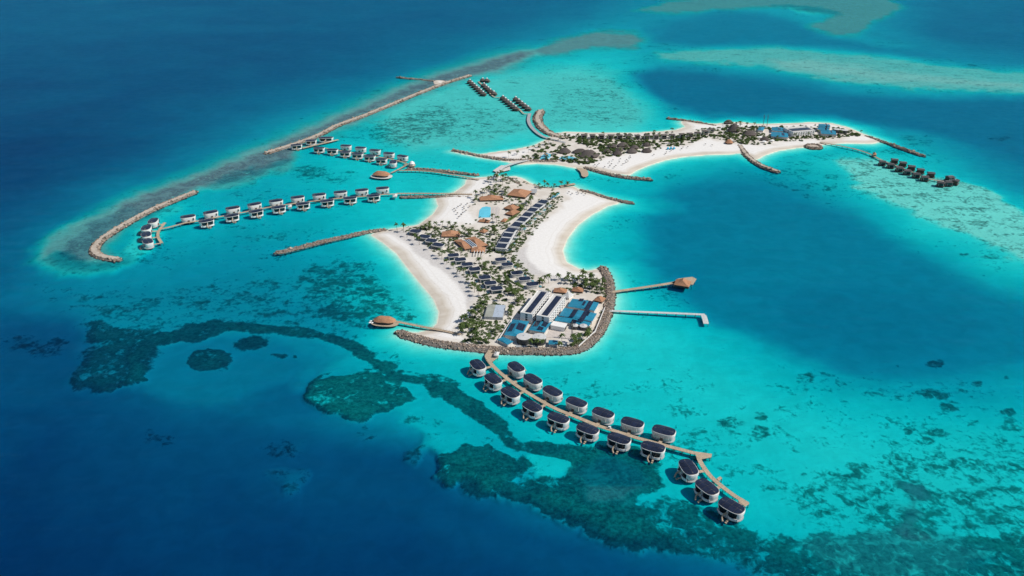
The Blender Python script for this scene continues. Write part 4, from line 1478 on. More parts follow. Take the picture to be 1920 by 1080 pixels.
def rect_px(c, z):
    """four photograph corners at height z -> centre, length, width, angle of the closest rectangle (length along corners 0-1)"""
    w_ = [P(p[0], p[1], z) for p in c]
    cen = sum(w_, Vector()) / 4
    e1 = ((w_[1] - w_[0]) + (w_[2] - w_[3])) / 2
    e2 = ((w_[3] - w_[0]) + (w_[2] - w_[1])) / 2
    a1 = math.atan2(e1.y, e1.x)
    a2 = math.atan2(e2.y, e2.x)
    d = (a2 - a1 + math.pi) % (2 * math.pi) - math.pi
    s = 1 if d > 0 else -1
    a2n = a2 - s * math.pi / 2
    dd = (a2n - a1 + math.pi) % (2 * math.pi) - math.pi
    ang = a1 + dd * e2.length / (e1.length + e2.length)
    return cen, e1.length, e2.length, ang


FOOT = []          # (x, y, half length, half width, angle) kept clear of planting


def keep(cen, L, W, ang, pad=1.0):
    FOOT.append((cen.x, cen.y, L / 2 + pad, W / 2 + pad, ang))


def clear_behind(x, y, h=9.0):
    """a tree here would not stand in front of a roof"""
    return all(is_free(x, y + k * h, 0.0) for k in (0.5, 0.9, 1.3, 1.7))


def is_free(x, y, pad=0.0):
    for fx, fy, a, b, an in FOOT:
        dx, dy = x - fx, y - fy
        c, s = math.cos(-an), math.sin(-an)
        if abs(dx * c - dy * s) < a + pad and abs(dx * s + dy * c) < b + pad:
            return False
    return True


def hip(mb, L, W, z0, z1, ridge=0.5, over=0.8, sag=0.0):
    a, b = L / 2 + over, W / 2 + over
    r = L / 2 * ridge
    zm = z0 + (z1 - z0) * (0.5 - sag)
    lv = [(a, b, z0), ((a + r) / 2, b / 2, zm)]
    r0 = [(-a, -b, z0), (a, -b, z0), (a, b, z0), (-a, b, z0)]
    x2, y2 = (a + r) / 2, b / 2
    r1 = [(-x2, -y2, zm), (x2, -y2, zm), (x2, y2, zm), (-x2, y2, zm)]
    n = len(mb.v)
    mb.v += r0 + r1 + [(-r, 0, z1), (r, 0, z1)]
    for i in range(4):
        j = (i + 1) % 4
        mb.f.append((n + i, n + j, n + 4 + j, n + 4 + i))
    mb.f += [(n + 4, n + 5, n + 9, n + 8), (n + 5, n + 6, n + 9), (n + 6, n + 7, n + 8, n + 9), (n + 7, n + 4, n + 8), (n + 3, n + 2, n + 1, n)]
    mb.m += [0] * 9


def hip_house(label, c, z=6.0, rise=2.6, mat='tan', ridge=.5, group='terracotta-roofed resort pavilions', name='pavilion', wall='wooddark', sag=0.06, cat='pavilion', over=.9, ground=GROUND):
    cen, L, W, ang = rect_px(c, z)
    root = thing(name, label, cat, (cen.x, cen.y, ground), ang, group)
    L2, W2 = max(L - 2 * over, 2), max(W - 2 * over, 2)
    m_ = MB()
    m_.box(-L2 / 2, L2 / 2, -W2 / 2, W2 / 2, -0.6, z - ground - rise + .2)
    m_.build('wall', M[wall], root)
    r_ = MB()
    hip(r_, L2, W2, z - ground - rise, z - ground + rise * .2, ridge, over, sag)
    r_.build('roof', M[mat], root)
    for sx in (-1, 1):
        for sy in (-1, 1):
            m_ = MB()
            m_.box(-.16, .16, -.16, .16, -.5, z - ground - rise)
            m_.build('post', M['wood'], root).location = (sx * (L2 / 2 + over * .6), sy * (W2 / 2 + over * .6), 0)
    keep(cen, L, W, ang, 1.0)
    return root


TP = 'terracotta-roofed resort pavilions'
hip_house('broad hip-roofed arrival pavilion with terracotta shingles by the footbridge', [(951, 361), (963, 349.5), (999, 354), (984, 365.5)], 8, 3.4)
hip_house('long terracotta-roofed hall behind the swimming pool', [(898, 372.5), (900, 366), (942, 364), (945, 371)], 6.5, 2.6, ridge=.85)
hip_house('terracotta pavilion nearest the arrival hall on the pool lawn', [(947, 386), (954, 378.5), (972, 385), (965, 391)], 7, 3.0)
hip_house('square terracotta pavilion wrapped by the curved lawn', [(948, 396.5), (961, 388.5), (973.5, 393), (962, 401)], 6.5, 2.6)
hip_house('little terracotta kiosk between the pool deck and curved lawn', [(940, 412), (944, 405.5), (951, 408.5), (948, 413.5)], 5, 2.2, ridge=.2)
hip_house('oval terracotta bar roof at the end of the swimming pool', [(896.5, 412.5), (899, 408.5), (919, 410.5), (917, 415)], 4.8, 1.8, ridge=.6)
hip_house('small terracotta pavilion on a round green bed', [(900, 430.5), (905.5, 425.5), (913.5, 429.5), (908, 434)], 5.4, 2.4, ridge=.25)
hip_house('wide terracotta roof beside the palms at the west beach head', [(825, 440), (831, 430.5), (863.5, 430), (862, 439)], 6.4, 2.6, ridge=.7)
hip_house('large sloping terracotta spa roof on the path side', [(879, 443), (888, 437.5), (912.5, 454), (893, 462)], 7.2, 3.0, ridge=.5)
hip_house('terracotta spa wing beside the dark glass roof', [(853, 447), (865, 444), (884, 460), (871, 465.5)], 6.6, 2.6, ridge=.55)
hip_house('low terracotta spa wing above the white pergola', [(876, 470.5), (892, 461.5), (911, 460), (908, 467)], 5.6, 2.0, ridge=.5)
hip_house('oval terracotta restaurant roof behind the staff blocks', [(1036.5, 543), (1040, 536.5), (1064, 538.5), (1062, 545.5)], 6, 2.4, ridge=.55)
hip_house('oval terracotta restaurant roof next to the palm grove by the seawall', [(1071, 541.5), (1074, 535.5), (1096, 537), (1093, 544)], 6, 2.4, ridge=.55)
hip_house('grey pyramid-roofed lobby between two oval terracotta roofs', [(1056.5, 549), (1064, 541), (1075.5, 547), (1067, 554)], 7.5, 3.4, mat='lightgrey', wall='white', ridge=.1)
hip_house('terracotta hut standing by the seawall near the timber pier', [(1115, 558), (1120, 550.5), (1134.5, 555), (1130, 563.5)], 6, 2.6, ridge=.4)

# spa glass roof and pergola
cen, L, W, ang = rect_px([(872, 450), (880, 448), (892, 459), (885, 463)], 6.0)
r0 = thing('glass_roof_link', 'dark blue glass roof between two terracotta spa wings', 'glass roof', (cen.x, cen.y, GROUND), ang)
m_ = MB()
m_.box(-L / 2, L / 2, -W / 2, W / 2, -.5, 4.0)
m_.build('wall', M['white2'], r0)
for i in range(5):
    m_ = MB()
    x0 = -L / 2 + L * i / 5
    m_.box(x0 + .1, x0 + L / 5 - .1, -W / 2, W / 2, 4.0, 4.3)
    m_.build('pane', M['courtblue' if i % 2 == 0 else 'glass'], r0)
keep(cen, L, W, ang)
cen, L, W, ang = rect_px([(886, 479), (893, 472), (906, 470), (905, 478)], 4.0)
r0 = thing('pergola', 'white open pergola at the foot of the spa roofs', 'pergola', (cen.x, cen.y, GROUND), ang)
for i in range(4):
    m_ = MB()
    y = -W / 2 + W * i / 3
    m_.box(-L / 2, L / 2, y - .35, y + .35, 2.6, 3.0)
    m_.build('beam', M['white'], r0)
for x in (-L / 2 + .5, L / 2 - .5):
    for y in (-W / 2, W / 2):
        m_ = MB()
        m_.box(x - .2, x + .2, y - .2, y + .2, -.4, 2.6)
        m_.build('post', M['white'], r0)
keep(cen, L, W, ang)


# grey canopy beside the arrival pavilion
cen, L, W, ang = rect_px([(989, 362), (996, 353), (1010, 356), (1006, 361)], 4.5)
r0 = thing('canopy', 'grey fan-shaped canopy beside the arrival pavilion', 'canopy', (cen.x, cen.y, GROUND), ang)
m_ = MB()
m_.prism([(-L / 2, -W / 2), (L / 2, -W / 3), (L / 2, W / 3), (-L / 2, W / 2)], 2.6, 2.9)
m_.build('roof', M['grey'], r0)
for x, y in ((-L / 2 + .6, -W / 2 + .6), (-L / 2 + .6, W / 2 - .6), (L / 2 - .6, 0)):
    m_ = MB()
    m_.box(x - .15, x + .15, y - .15, y + .15, -.4, 2.6)
    m_.build('post', M['wood'], r0)
keep(cen, L, W, ang)


# ---- solar-roofed beach villas
def beach_villa_proto():
    root = thing('beach_villa', '', 'villa')
    out = [(x, y) for x, y in superell(6.3, 4.7, 4.5, 36)]
    m_ = MB()
    m_.prism([(x * .93, y * .90) for x, y in out], -.6, 4.0)
    m_.build('wall', M['white2'], root)
    m_ = MB()
    m_.box(-4.6, 4.2, -4.36, -4.26, .4, 3.2)
    m_.build('window', M['glass'], root)
    m_ = MB()
    m_.box(-6.05, -5.9, -2.8, 2.8, .4, 3.4)
    m_.build('glass_door', M['glass'], root)
    r_ = MB()
    r_.prism(out, 4.0, 4.5)
    ro = r_.build('roof', M['white2'], root)
    inn = superell(5.8, 4.2, 4.0, 40)
    for i in range(4):
        x0 = -5.8 + 11.6 * i / 4
        pl = clip_rect(inn, x0 + .06, x0 + 2.9 - .06, -5, 5)
        p_ = MB()
        ar = sum(pl[k - 1][0] * pl[k][1] - pl[k][0] * pl[k - 1][1] for k in range(len(pl)))
        pl = pl if ar > 0 else pl[::-1]
        p_.prism(pl, 4.52, 4.72)
        p_.build('solar_panel', M['solar'], ro)
    m_ = MB()
    m_.box(-10.2, -6.2, -3.4, 3.4, -.5, .35)
    m_.build('terrace', M['pave'], root)
    m_ = MB()
    m_.box(-9.6, -7.2, -2.4, 2.4, .36, .45)
    m_.build('plunge_pool', M['plunge'], root)
    return root


sv = beach_villa_proto()
su = False


def put_sv(x, y, ang, lab, sc=1.0, grp='solar-roofed beach villas'):
    global su
    o = copy_tree(sv) if su else sv
    su = True
    p = P(x, y, GROUND + 4.6)
    o.location = (p.x, p.y, GROUND)
    o.rotation_euler = (0, 0, ang)
    o.scale = (sc, sc, 1)
    o['label'], o['group'] = lab, grp
    keep(p, 14 * sc, 9.6 * sc, ang, .8)


for i, (x, y) in enumerate([(779, 433), (796, 443), (809, 450.5), (821.5, 458.5)]):
    put_sv(x, y, math.radians(-22), f'solar-roofed villa at the west beach head, {ORD[i]} from the rock groyne', 1.18)
for i, (x, y) in enumerate([(850, 478), (863, 486), (876, 495), (890, 504)]):
    put_sv(x, y, math.radians(14), f'solar-roofed villa facing the west beach below the spa, {ORD[i]} from the spa', 1.08)
for i, (x, y) in enumerate([(909, 519.5), (919.6, 530), (931, 540)]):
    put_sv(x, y, math.radians(14), f'solar-roofed villa in the row of three by the west beach, {ORD[i]} from the spa', 1.08)
for i, (x, y) in enumerate([(939, 486), (951, 495)]):
    put_sv(x, y, math.radians(194), f'solar-roofed villa of the pair facing the crescent beach, {ORD[i]} from the terrace row', 1.08)
for i, (x, y) in enumerate([(969.6, 511), (983.7, 522), (998, 532)]):
    put_sv(x, y, math.radians(194), f'solar-roofed villa in the row of three by the crescent beach, {ORD[i]} from the terrace row', 1.08)


def terrace_proto():
    root = thing('terrace_house', '', 'house')
    m_ = MB()
    m_.box(-6, 6, -4.1, 4.1, -.6, 4.4)
    m_.build('wall', M['white2'], root)
    m_ = MB()
    m_.box(6.01, 6.1, -3.2, 3.2, .4, 3.6)
    m_.build('glass_door', M['glass'], root)
    r_ = MB()
    r_.box(-6.3, 7.6, -4.3, 4.3, 4.4, 4.7)
    ro = r_.build('roof', M['lightgrey'], root)
    for i in range(3):
        p_ = MB()
        p_.box(-5.9 + 3.8 * i, -5.9 + 3.8 * i + 3.68, -3.35, 3.35, 4.72, 4.9)
        p_.build('solar_panel', M['solar'], ro)
    p_ = MB()
    p_.box(6.6, 7.5, -4.29, 4.29, 4.72, 4.95)
    p_.build('white_fascia', M['white'], ro)
    m_ = MB()
    m_.box(6.1, 12.5, -3.9, 3.9, -.5, .3)
    m_.build('terrace', M['lightgrey'], root)
    m_ = MB()
    m_.box(8.0, 11.5, -1.6, 1.6, .31, .38)
    m_.build('plunge_pool', M['plunge'], root)
    return root


tp = terrace_proto()
trow = [(1018.5, 378), (1008.5, 385.5), (999, 393), (989.6, 402), (980, 411), (969.6, 420.5), (958.5, 431), (952.5, 440.5), (947, 450), (941, 460.5)]
tw = [P(x, y, GROUND + 4.8) for x, y in trow]
for i, p in enumerate(tw):
    o = tp if i == 0 else copy_tree(tp)
    a, b2 = tw[max(i - 1, 0)], tw[min(i + 1, len(tw) - 1)]
    t = (a - b2).normalized()
    ang = math.atan2(t.y, t.x) - math.pi / 2
    o.location = (p.x, p.y, GROUND)
    o.rotation_euler = (0, 0, ang)
    gap = (b2 - a).length / (2 if 0 < i < len(tw) - 1 else 1)
    o.scale = (1.0, gap / 8.9, 1)
    o['label'], o['group'] = f'solar-roofed terrace house, {ORD[i]} from the far-end lap pool in the long row', 'terraced beach houses'
    keep(p + Vector((math.cos(ang), math.sin(ang), 0)) * .6, 14.5, gap, ang, .4)

# lap pool at the end of the terrace row
platform('narrow blue lap pool at the end of the terrace row', [(1032, 372), (1036, 367), (1046, 359.5), (1050, 362), (1040, 370)], GROUND + .3, 'pool', 'lap_pool', .8, 'pool')
keep(P(1041, 366), 30, 12, math.radians(55))

# ---- main swimming pool with deck
pl = platform('curved turquoise swimming pool between palms and timber deck', [(897, 408), (899, 394), (904, 388.5), (912, 387), (920, 388.5), (920, 407.5)], GROUND + .25, 'pool', 'swimming_pool', .8, 'pool')
platform('paved pool deck lined with sun loungers', [(921, 410), (921.5, 388.5), (934, 387), (938, 392), (936, 402), (932, 413)], GROUND + .2, 'pave', 'pool_deck', .7, 'deck')
keep(P(909, 398), 36, 40, 0, 1)
keep(P(929, 399), 26, 44, 0, 0)
lg = MB()
lg.box(-1.0, .5, -.4, .4, .3, .42)
lg.box(.5, 1.1, -.4, .4, .42, .75)
lgm = lg.mesh('sun_lounger', M['canvas'])
for i in range(16):
    p = P(924 + (i % 2) * 7, 390 + (i // 2) * 2.6, GROUND + .2)
    o = link('sun_lounger', lgm, None, (p.x, p.y, GROUND + .2), rnd.uniform(-.1, .1))
    tag(o, 'white sun lounger on the paved deck beside the curved pool', 'sun lounger', 'loungers on the pool deck')
# curved lawn
lw = resample([P(x, y, 0) for x, y in [(944, 420), (954, 415), (964, 408), (972, 400), (978, 392), (976, 386)]], 3)
T_, N2 = frames(lw)
m_ = MB()
for i in range(len(lw) - 1):
    a, b2, n0, n1 = lw[i], lw[i + 1], N2[i] * 3.0, N2[i + 1] * 3.0
    m_.poly([(*(a - n0).xy, GROUND + .28), (*(b2 - n1).xy, GROUND + .28), (*(b2 + n1).xy, GROUND + .28), (*(a + n0).xy, GROUND + .28)])
tag(m_.build('lawn', M['lawn']), 'curved strip of green lawn around the pool pavilions', None, None, 'structure')


# ---- flat-roofed court
cen, L, W, ang = rect_px([(905, 594), (917, 572), (951, 570.5), (940, 594)], 5.0)
r0 = thing('sports_court', 'flat court roof, half pale blue and half olive, among palms', 'court', (cen.x, cen.y, GROUND), ang)
m_ = MB()
m_.box(-L / 2, L / 2, -W / 2, W / 2, -.6, 3.2)
m_.build('wall', M['grey'], r0)
m_ = MB()
m_.box(-L / 2 + .4, L / 2 - .4, W / 2 - .4 - (W - .8) * .02, -W / 2 + .4, 3.2, 3.4) if False else m_.box(-L / 2 + .3, L / 2 - .3, -W / 2 + .3, W * .05, 3.2, 3.38)
m_.build('blue_half', M['courtblue'], r0)
m_ = MB()
m_.box(-L / 2 + .3, L / 2 - .3, W * .05 + .05, W / 2 - .3, 3.2, 3.37)
m_.build('olive_half', M['court'], r0)
for i in range(3):
    m_ = MB()
    m_.tube([(-.9, 0, 0), (0, .25, 0), (.9, 0, 0)], .22, 5)
    m_.build('marking', M['frame'], r0).location = (-L * .25 + L * .2 * i, -W * .25 + W * .06 * i, 3.4)
keep(cen, L, W, ang, 1.5)


# ---- staff blocks
def block(label, c, z, rows, cols, group, wf=.56):
    cen, L, W, ang = rect_px(c, z)
    h = z - GROUND
    root = thing('apartment_block', label, 'building', (cen.x, cen.y, GROUND), ang, group)
    m_ = MB()
    m_.box(-L / 2, L / 2, -W / 2, W / 2, -.6, h)
    m_.build('wall', M['white'], root)
    p_ = MB()
    for (x0, x1, y0, y1) in ((-L / 2 - .1, L / 2 + .1, -W / 2 - .1, -W / 2 + .35), (-L / 2 - .1, L / 2 + .1, W / 2 - .35, W / 2 + .1),
                             (-L / 2 - .1, -L / 2 + .35, -W / 2 + .35, W / 2 - .35), (L / 2 - .35, L / 2 + .1, -W / 2 + .35, W / 2 - .35)):
        p_.box(x0, x1, y0, y1, h + .003, h + .7)
    p_.build('parapet', M['white'], root)
    d_ = MB()
    d_.box(-L / 2 + .4, L / 2 - .4, -W / 2 + .4, W / 2 - .4, h + .004, h + .12)
    ro = d_.build('roof_deck', M['white2'], root)
    n = 9
    for i in range(n):
        s_ = MB()
        x0 = -L / 2 + 3 + (L - 5) * i / n
        s_.box(x0, x0 + (L - 5) / n - .12, -W * .28, W * .18, h + .35, h + .55)
        s_.build('solar_panel', M['solar'], ro)
    # window grid on the sunny long side, balconies as deep recess frames
    wm = MB()
    ww, hh = L / cols * wf, h / rows * wf
    wm.box(-ww / 2, ww / 2, -.02, .06, -hh / 2, hh / 2)
    wme = wm.mesh('window', M['glass'])
    lm = MB()
    lm.box(-ww / 2 - .15, ww / 2 + .15, .0, .75, -hh / 2 - .28, -hh / 2 - .06)
    lme = lm.mesh('balcony', M['white'])
    for side in (-1, 1):
        for r in range(rows):
            for c_ in range(cols):
                x = -L / 2 + L * (c_ + .5) / cols
                zz = h * (r + .52) / rows
                wo_ = link('window', wme, root, (x, side * W / 2, zz), 0 if side > 0 else math.pi)
                link('balcony', lme, root, (x, side * (W / 2 + .02), zz), 0 if side > 0 else math.pi)
    em = MB()
    em.box(-.06, .02, -1.1, 1.1, -.9, .9)
    eme = em.mesh('window', M['glass'])
    for r in range(rows):
        link('window', eme, root, (-L / 2, 0, h * (r + .52) / rows))
    keep(cen, L, W, ang, 1.5)
    return root


block('white staff block with a long solar array, on the sandy palm-garden side', [(973, 587), (1010.5, 546), (1034, 547.5), (996.5, 589)], 11.5, 4, 9, 'white staff blocks')
block('white staff block with a long solar array, on the blue-roof side', [(1003, 592.6), (1038.5, 553.6), (1063, 556), (1028, 594.5)], 11.5, 4, 9, 'white staff blocks')


# ---- blue-roofed service buildings
def blue_house(label, c, z=6.5, rise=1.6, arrays=(), name='service_building', group='blue-roofed service buildings', ridge=.75, wall='white2'):
    cen, L, W, ang = rect_px(c, z)
    h = z - GROUND
    root = thing(name, label, 'building', (cen.x, cen.y, GROUND), ang, group)
    m_ = MB()
    m_.box(-L / 2 + .3, L / 2 - .3, -W / 2 + .3, W / 2 - .3, -.6, h - rise * .5)
    m_.build('wall', M[wall], root)
    r_ = MB()
    a, b2 = L / 2 + .3, W / 2 + .3
    rr_ = a * ridge
    z0, z1 = h - rise * .5, h + rise * .5
    # metal roof in strips along the length, each a little apart in height so the seams show
    r_.poly([(-a, -b2, z0), (a, -b2, z0), (rr_, 0, z1), (-rr_, 0, z1)])
    r_.poly([(a, b2, z0), (-a, b2, z0), (-rr_, 0, z1), (rr_, 0, z1)])
    r_.poly([(a, -b2, z0), (a, b2, z0), (rr_, 0, z1)])
    r_.poly([(-a, b2, z0), (-a, -b2, z0), (-rr_, 0, z1)])
    r_.poly([(-a, b2, z0), (a, b2, z0), (a, -b2, z0), (-a, -b2, z0)])
    ro = r_.build('roof', M['blue'], root)
    s_ = MB()
    s_.box(-rr_, rr_, -.18, .18, z1 - .05, z1 + .12)
    s_.build('ridge_cap', M['blue'], ro)
    for (u, v, nl, nw) in arrays:
        for i in range(nl):
            for j in range(nw):
                pw, ph = 3.2, 2.4
                x, y = u * L / 2 + (i - (nl - 1) / 2) * pw, v * W / 2 + (j - (nw - 1) / 2) * ph
                zz = z1 - (z1 - z0) * abs(y) / b2
                p_ = MB()
                sl = (z1 - z0) / b2 * (1 if y < 0 else -1)
                pts_ = [(x - pw * .47, y - ph * .47), (x + pw * .47, y - ph * .47), (x + pw * .47, y + ph * .47), (x - pw * .47, y + ph * .47)]
                p_.poly([(px_, py_, zz + (py_ - y) * sl + .18) for px_, py_ in pts_])
                p_.poly([(px_, py_, zz + (py_ - y) * sl + .06) for px_, py_ in pts_[::-1]])
                p_.build('solar_panel', M['solar'], ro)
    keep(cen, L, W, ang, 1.5)
    return root


blue_house('large blue-roofed hall against the seawall with stepped solar panels', [(1064, 573), (1073.5, 559.5), (1125, 566), (1113, 580.5)], 7, 1.8, [(-.15, -.45, 6, 2), (-.05, -.05, 3, 1), (.75, .3, 2, 2)])
blue_house('blue-roofed hall in the middle of the service yard with a big solar cross', [(1046, 590.5), (1060, 577.5), (1121, 586), (1109, 599.5)], 6.8, 1.6, [(-.2, -.4, 8, 2), (-.1, .25, 5, 2), (.45, -.55, 3, 1)])
blue_house('narrow blue-roofed annex below the middle service hall', [(1038.5, 600.5), (1046, 591.5), (1110, 600.5), (1104, 609)], 5.2, 1.2, [(-.75, -.1, 2, 2), (-.5, -.1, 2, 2)])
blue_house('blue-roofed workshop beside the palm garden with a dark panel block', [(943, 627.5), (963, 598.5), (995, 601), (974, 628)], 6.6, 1.8, [(0.1, -.45, 4, 3), (-.1, .6, 5, 2)])
blue_house('blue-roofed workshop between the staff blocks and the two tanks', [(989, 617), (1008, 599.5), (1036, 601.5), (1020, 621)], 6.2, 1.6, [(.3, -.45, 3, 2), (-.6, -.3, 2, 2), (.2, .55, 4, 2)])
blue_house('small bright blue-roofed shed at the seawall corner', [(935.5, 636), (942, 629.5), (961, 640), (951, 646)], 4.6, .9)
blue_house('small blue-roofed hut between the mast and the seawall', [(1028, 645), (1030, 637.5), (1046, 637.5), (1045, 645)], 4.6, .8)

cen, L, W, ang = rect_px([(1032, 610.5), (1038, 603.5), (1064, 607.5), (1057, 614.5)], 6.0)
r0 = thing('warehouse', 'plain white flat-roofed warehouse with a dark open front', 'building', (cen.x, cen.y, GROUND), ang)
m_ = MB()
m_.box(-L / 2, L / 2, -W / 2, W / 2, -.6, 4.6)
m_.build('wall', M['white'], r0)
m_ = MB()
m_.box(-L / 2 + .6, L / 2 - .6, -W / 2 - .08, -W / 2 - .01, .2, 3.4)  # dark sheet on the solid wall, its colour standing for the shaded interior
m_.build('opening_shade', M['tank'], r0)
m_ = MB()
m_.box(-L / 2 - .3, L / 2 + .3, -W / 2 - .5, W / 2 + .3, 4.6, 4.95)
m_.build('roof', M['white'], r0)
keep(cen, L, W, ang, 1.5)
platform('pinkish paved service yard behind the two tanks', [(1022, 632), (1033, 613), (1056, 616), (1048, 634)], GROUND + .22, 'pave', 'service_yard', .7, 'yard')
platform('paved apron around the antenna mast', [(1052, 634), (1062, 618), (1086, 622), (1080, 636)], GROUND + .22, 'pave', 'service_yard', .7, 'yard')
keep(P(1040, 625), 24, 30, 0)
keep(P(1068, 628), 26, 22, 0)
platform('pale concrete slab beside the little blue hut at the seawall', [(1047, 648), (1050, 640), (1064, 641), (1062, 650)], GROUND + .5, 'lightgrey', 'concrete_slab', .9, 'slab')
platform('grey forecourt at the foot of the two large tanks', [(966, 652), (968, 647), (1009, 648.5), (1008, 654)], GROUND + .3, 'grey', 'forecourt', .8, 'slab')


def tank(label, x, y, r, h):
    p = P(x, y, GROUND + h)
    root = thing('water_tank', label, 'tank', (p.x, p.y, GROUND), 0, 'water tanks in the service yard')
    k = 28
    c_ = [(r * math.cos(2 * math.pi * i / k), r * math.sin(2 * math.pi * i / k)) for i in range(k)]
    m_ = MB()
    m_.prism(c_, -.6, h - .3)
    w_ = m_.build('wall', M['tank'], root)
    for z in (h * .3, h * .65):
        q_ = MB()
        q_.prism([(x_ * 1.015, y_ * 1.015) for x_, y_ in c_], z, z + .18)
        q_.build('band', M['steel'], w_)
    m_ = MB()
    n0 = len(m_.v)
    m_.v += [(x_ * 1.03, y_ * 1.03, h - .3) for x_, y_ in c_] + [(x_ * 1.03, y_ * 1.03, h) for x_, y_ in c_] + [(0, 0, h + .7)]
    for i in range(k):
        j = (i + 1) % k
        m_.f += [(i, j, k + j, k + i), (k + i, k + j, 2 * k)]
        m_.m += [0, 0]
    ro = m_.build('roof', M['lightgrey'], root)
    q_ = MB()
    q_.prism([(.7 * math.cos(i), .7 * math.sin(i)) for i in range(6)], h + .5, h + 1.0)
    q_.build('hatch', M['frame'], ro)
    keep(p, 2 * r, 2 * r, 0, 1)


tank('large dark tank with pale lid beside the workshop palms', 982, 630.6, 6.5, 5.6)
tank('large dark tank with pale lid beside the service yard', 1011, 631.2, 6.5, 5.6)
tank('small dark tank with pale lid near the antenna mast', 1078, 609.5, 3.2, 3.6)
tank('small dark tank with pale lid by the seawall hedge', 1094, 610.5, 3.7, 3.6)


def mast(label, x, y, h, grp='lattice antenna masts'):
    p = P(x, y, GROUND)
    root = thing('antenna_mast', label, 'mast', (p.x, p.y, GROUND - .3), .4, grp)
    m_ = MB()
    for s in range(3):
        a = s * 2.094
        m_.tube([(1.0 * math.cos(a), 1.0 * math.sin(a), 0), (.35 * math.cos(a), .35 * math.sin(a), h)], .13, 5)
    n = int(h / 1.6)
    for i in range(n):
        z = h * i / n
        r = 1.0 - .65 * i / n
        for s in range(3):
            a, b2 = s * 2.094, (s + 1) * 2.094
            m_.tube([(r * math.cos(a), r * math.sin(a), z), (r * math.cos(b2), r * math.sin(b2), z + h / n)], .07, 4)
    m_.build('lattice', M['steel'], root)
    for i in range(4):
        q_ = MB()
        q_.box(-.25, .25, .5, .8, -1.3, 1.3)
        o = q_.build('antenna', M['steel'], root)
        o.location = (0, 0, h - 2.5 - 2.4 * (i // 2))
        o.rotation_euler = (0, 0, i * 1.6)
    q_ = MB()
    q_.prism([(.7 * math.cos(i * 1.047), .7 * math.sin(i * 1.047)) for i in range(6)], -.2, .2)
    o = q_.build('dish', M['steel'], root)
    o.rotation_euler = (1.57, 0, .6)
    o.location = (0, -.6, h - 6)


mast('tall antenna mast in the service yard of the main island', 1072, 636, 19.5)
mast('antenna mast nearer the thatched dome on the north island', 1430.5, 238, 22, 'lattice antenna masts')
mast('antenna mast nearer the white hotel on the north island', 1437.5, 238.5, 23, 'lattice antenna masts')

# compound wall of the service yard
cw = [(933, 641), (962, 597), (972, 590)]
for k, seg in enumerate(([(932.5, 641), (962, 596)], [(1134, 578), (1116, 622), (1085, 650)])):
    w_ = [P(x, y, GROUND + 1) for x, y in seg]
    root = thing('compound_wall', ['white garden wall along the palm-garden workshop', 'white garden wall inside the rock seawall curve'][k], 'wall', (w_[0].x, w_[0].y, GROUND))
    for a, b2 in zip(w_, w_[1:]):
        d = b2 - a
        m_ = MB()
        m_.box(0, d.length, -.25, .25, -.6, 2.2)
        o = m_.build('wall_section', M['white'], root)
        o.location = (a.x - w_[0].x, a.y - w_[0].y, 0)
        o.rotation_euler = (0, 0, math.atan2(d.y, d.x))


# ---- pavilions over the water
def shell_pavilion(label, x, y, L, W, ang, mat='tan', z=2.0, hgt=4.5, name='overwater_pavilion', deckmat='wood', legs=True, wall='glass', ridge=.45, ground=0.0):
    p = P(x, y, z + hgt * .7)
    root = thing(name, label, 'pavilion', (p.x, p.y, ground), ang, 'pavilions over the water')
    d_ = MB()
    d_.prism(superell(L * .62, W * .66, 2.4, 28), z - .4, z)
    d_.build('deck', M[deckmat], root)
    w_ = MB()
    w_.prism(superell(L * .38, W * .36, 2.6, 24), z, z + hgt * .5)
    w_.build('wall', M[wall], root)
    r_ = MB()
    k = 28
    prof = [(1.0, .42), (.82, .62), (.55, .86), (.25, 1.0), (.02, 1.03)]
    base = superell(L / 2, W / 2, 2.3, k)
    for f, zz in prof:
        r_.v += [(x_ * (f * (1 - ridge * (1 - f)) + ridge * (1 - f)), y_ * f, z + hgt * zz + .35 * math.sin(3 * math.atan2(y_, x_)) * f) for x_, y_ in base]
    for i in range(len(prof) - 1):
        for j in range(k):
            a, b2 = i * k + j, i * k + (j + 1) % k
            r_.f.append((a, b2, b2 + k, a + k))
            r_.m.append(0)
    r_.f.append(tuple((len(prof) - 1) * k + j for j in range(k)))
    r_.m.append(0)
    r_.build('roof', M[mat], root)
    if legs:
        pm = MB()
        pm.tube([(0, 0, -4), (0, 0, z - .3)], .3, 6)
        pme = pm.mesh('pile', M['pile'])
        for i in range(8):
            a = i * math.pi / 4
            link('pile', pme, root, (L * .5 * math.cos(a), W * .5 * math.sin(a), 0))
    return root


sp = shell_pavilion('oval terracotta-thatched restaurant on piles off the west beach', 721, 597, 22, 11.5, math.radians(-8), z=2.2, hgt=6.5)
u_ = MB()
for i in range(5):
    u_ = MB()
    u_.prism([(1.3 * math.cos(a * 1.047), 1.3 * math.sin(a * 1.047)) for a in range(6)], 2.3, 2.9, s1=.1)
    u_.build('parasol', M['canvas'], sp).location = (-13 + 2.4 * (i % 3), -6 + 3.2 * (i // 2), 2.2)
shell_pavilion('brown thatched overwater restaurant with white terrace at the arched jetty', 715, 324, 26, 17, math.radians(-15), z=2.2, hgt=7.0, deckmat='white2')
hip_house('peaked terracotta pavilion at the end of the timber pier', [(1261, 528), (1271, 519), (1301, 521), (1290, 530.5)], 8, 3.8, ridge=.5, sag=.1, ground=2.4)
platform('pointed timber deck around the peaked pier pavilion', [(1258, 531), (1272, 522), (1298, 519), (1306, 523), (1299, 534), (1282, 530)], 2.4, 'wood')
